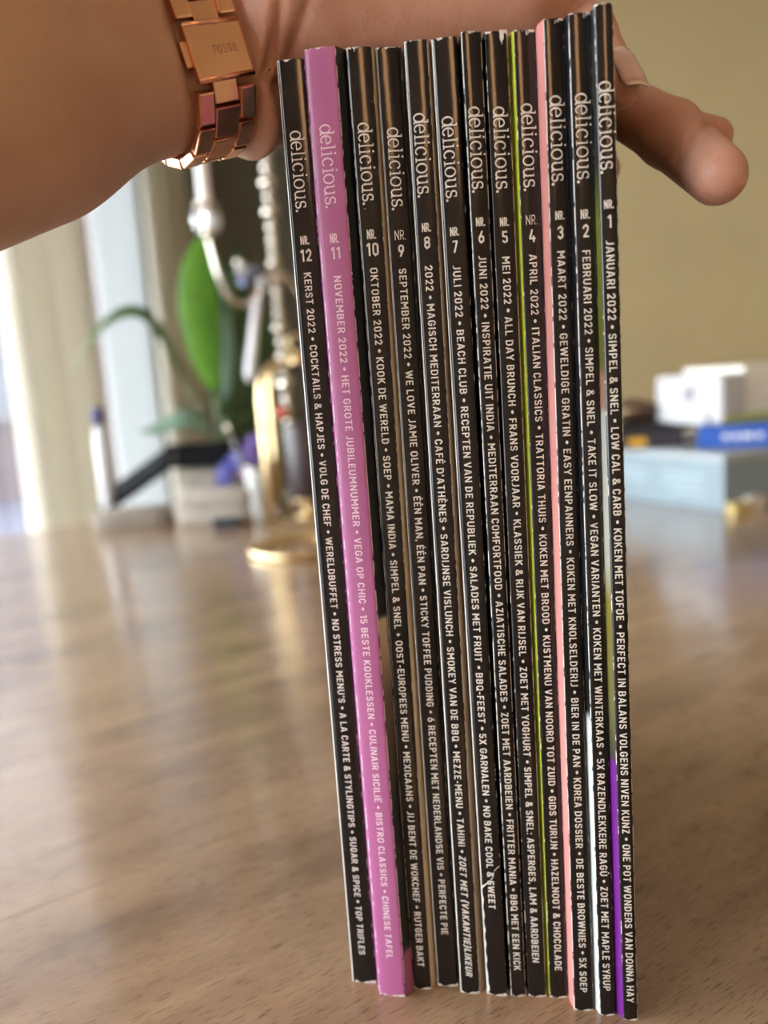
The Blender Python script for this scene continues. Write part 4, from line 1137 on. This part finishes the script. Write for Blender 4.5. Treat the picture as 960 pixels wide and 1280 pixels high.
# gold ring on the table
q = at(372, 688, .965)
rg = thing('gold_ring', 'large gold metal ring lying flat on the table', 'ring', (-.098, .968, 0))
for j, (rr, tr) in enumerate(((.062, .0040), (.050, .0026))):
    n1, n2 = 40, 10; vs = []; fs = []
    for i in range(n1):
        a = 2 * math.pi * i / n1
        for k in range(n2):
            b_ = 2 * math.pi * k / n2; vs.append(((rr + tr * math.cos(b_)) * math.cos(a), (rr + tr * math.cos(b_)) * math.sin(a), tr + tr * math.sin(b_)))
    for i in range(n1):
        for k in range(n2): fs.append((i * n2 + k, ((i + 1) % n1) * n2 + k, ((i + 1) % n1) * n2 + (k + 1) % n2, i * n2 + (k + 1) % n2))
    MB().add(vs, fs, 0, True).build('outer_hoop' if j == 0 else 'inner_hoop', M_gold, rg)
for i in range(12):
    a = 2 * math.pi * i / 12
    MB().tube([(.050 * math.cos(a), .050 * math.sin(a), .003), (.062 * math.cos(a + .15), .062 * math.sin(a + .15), .004)], .0016, 6).build('strut', M_gold, rg)

# ------------------------------------------------------------------ things at the far right of the table
C0 = Vector((.4165, 1.003, 0)); U1 = Vector((-.43, .90, 0)).normalized(); U2 = Vector((.90, .43, 0)).normalized()
def rbox(name, o, lu, lv, z0, z1, mat, parent, bev=.002):
    p = Vector((o.x, o.y, z0)) - Vector(parent.location)
    return MB().obox(p, U1 * lu, U2 * lv, (0, 0, z1 - z0)).build(name, mat, parent, bevel=bev)
sb = thing('storage_box', 'large grey blue cardboard box at the bottom of the right pile', 'box', C0)
rbox('box_body', C0, .27, .30, 0, .062, plain('grey_blue_card', (.25, .33, .38), .55, var=.05), sb)
rbox('lid', C0 - U1 * .002 - U2 * .002, .274, .304, .0622, .0725, plain('pale_lid', (.38, .43, .46), .5, var=.04), sb)
for i, (a, b, zz) in enumerate(((.03, .10, .041), (.03, .10, .030), (.03, .085, .019), (.13, .20, .041), (.13, .19, .030))):
    p = C0 + U1 * a - U2 * .0006; rbox('label_line', p, b - a, .0005, zz, zz + .005, plain('pale_label', (.36, .45, .51), .5), sb, 0)
def book(name, label, corner, along, depth, L, Dp_, z0, z1, mat):
    """lying book: spine runs from the corner along one direction, the block goes back"""
    o = thing(name, label, 'book', Vector((corner.x, corner.y, z0)))
    a = Vector(along).normalized(); d = Vector(depth).normalized(); t = z1 - z0
    MB().obox((0, 0, 0), a * L, d * Dp_, (0, 0, .002)).build('back_cover', mat, o, bevel=.0004)
    MB().obox((0, 0, t - .002), a * L, d * Dp_, (0, 0, .002)).build('front_cover', mat, o, bevel=.0004)
    MB().obox(a * .003 + d * .003 + Vector((0, 0, .0022)), a * (L - .006), d * (Dp_ - .006), (0, 0, t - .0044)).build('page_block', M_pages, o)
    MB().obox((0, 0, .0002), a * L, d * .002, (0, 0, t - .0004)).build('spine', mat, o, bevel=.0004)
    return o, a, d
M_bluebk = plain('royal_blue_cover', (.035, .12, .50), .4, var=.05)
bk, a_, d_ = book('book', 'blue spined book on the grey box under the white carton', at(872, 553, 1.075), (.95, -.30, 0), (.37, .93, 0), .17, .15, .0735, .103, M_bluebk)
for x0_, x1_ in ((.030, .038), (.042, .050), (.053, .066), (.070, .078)):
    MB().obox(a_ * x0_ - d_ * .0006 + Vector((0, 0, .011)), a_ * (x1_ - x0_), d_ * .0005, (0, 0, .007)).build('spine_print', plain('white_print', (.7, .72, .75), .5), bk)
bk2, a_, d_ = book('book', 'dark covered book with a yellow patch left of the blue one', at(772, 552, 1.135), (.98, -.10, 0), (.30, .95, 0), .088, .10, .0735, .097, plain('dark_cover', (.035, .033, .045), .4))
MB().obox(a_ * .014 - d_ * .0007 + Vector((0, 0, .003)), a_ * .024, d_ * .0006, (0, 0, .011)).build('yellow_patch', plain('yellow_patch', (.75, .42, .04), .5), bk2)
# black folder across the dark book
fq = at(770, 530, 1.14)
fo_ = thing('folder', 'thin black folder lying on the dark book in the right pile', 'folder', Vector((fq.x, fq.y, .0973)))
MB().obox((0, 0, 0), (.100, -.012, 0), (.04, .11, 0), (0, 0, .0035)).build('folder_cover', plain('black_card', (.012, .012, .016), .5), fo_, bevel=.0006)
MB().obox((.003, .003, .0037), (.094, -.010, 0), (.037, .102, 0), (0, 0, .0045)).build('folder_flap', plain('black_flap', (.018, .016, .018), .55), fo_, bevel=.0006)
# brown pouch
pq = at(790, 512, 1.185)
po = thing('pouch', 'dark brown soft leather pouch on the black folder', 'pouch', (pq.x, 1.185, .1056))
M_br = plain('brown_leather', (.085, .05, .03), .6, var=.2)
hd = MB(); blob(hd, (0, 0, .0155), (.046, .026, .0150), 11, 20); hd.build('pouch_body', M_br, po)
MB().tube([(-.030, -.019, .017), (0, -.027, .020), (.030, -.019, .016)], .0014, 8).build('zip', M_gold, po)
# white carton
K0 = at(902, 529, 1.065); K0.z = .1036
wc = thing('carton', 'white folded carton with a lime green stripe on top of the pile', 'carton', K0)
M_carton = plain('white_carton', (.50, .51, .53), .5, var=.03)
MB().obox((0, 0, 0), U1 * .115, U2 * .045, (0, 0, .064)).build('carton_end', M_carton, wc, bevel=.005)
MB().obox(U2 * .0455 + U1 * .004, U1 * .105, U2 * .13, (0, 0, .072)).build('carton_body', plain('cream_carton', (.84, .84, .76), .5, var=.03), wc, bevel=.003)
MB().obox(U2 * .006 - U1 * .0007, U1 * .0006, U2 * .165, Vector((0, 0, .010))).build('lime_stripe', plain('lime_print', (.50, .60, .16), .5), wc)
MB().lathe([(.010, 0), (.011, .001), (.010, .003), (.004, .004), (.0005, .004)], 20).build('round_window', plain('grey_disc', (.33, .31, .34), .3), wc).matrix_local = Matrix.Translation(U1 * .055 + Vector((0, 0, .040))) @ (-U2).to_track_quat('Z', 'Y').to_matrix().to_4x4()
MB().obox(U1 * .02 - U2 * .0052, U1 * .075, U2 * .005, (0, 0, .016)).build('carton_flap', M_carton, wc, bevel=.001)
# small gold boxes before the storage box
for i, (px, py, yy, mt, lab) in enumerate(((922, 641, .995, plain('gold_foil', (.62, .48, .20), .4), 'small matt gold gift box in front of the grey box'), (950, 640, .995, plain('cream_card', (.72, .68, .60), .5), 'small cream gift box at the right edge of the picture'))):
    q = at(px, py, yy)
    o = thing('gift_box', lab, 'box', (q.x + .002, .999 + .016 * i, 0))
    o.rotation_euler = (0, 0, .445)
    MB().box((-.013, -.007, 0), (.013, .007, .010 + .004 * i)).build('box_body', mt, o, bevel=.0008)
    MB().box((-.0136, -.0076, .0102 + .004 * i), (.0136, .0076, .0135 + .004 * i)).build('lid', mt, o, bevel=.0006)
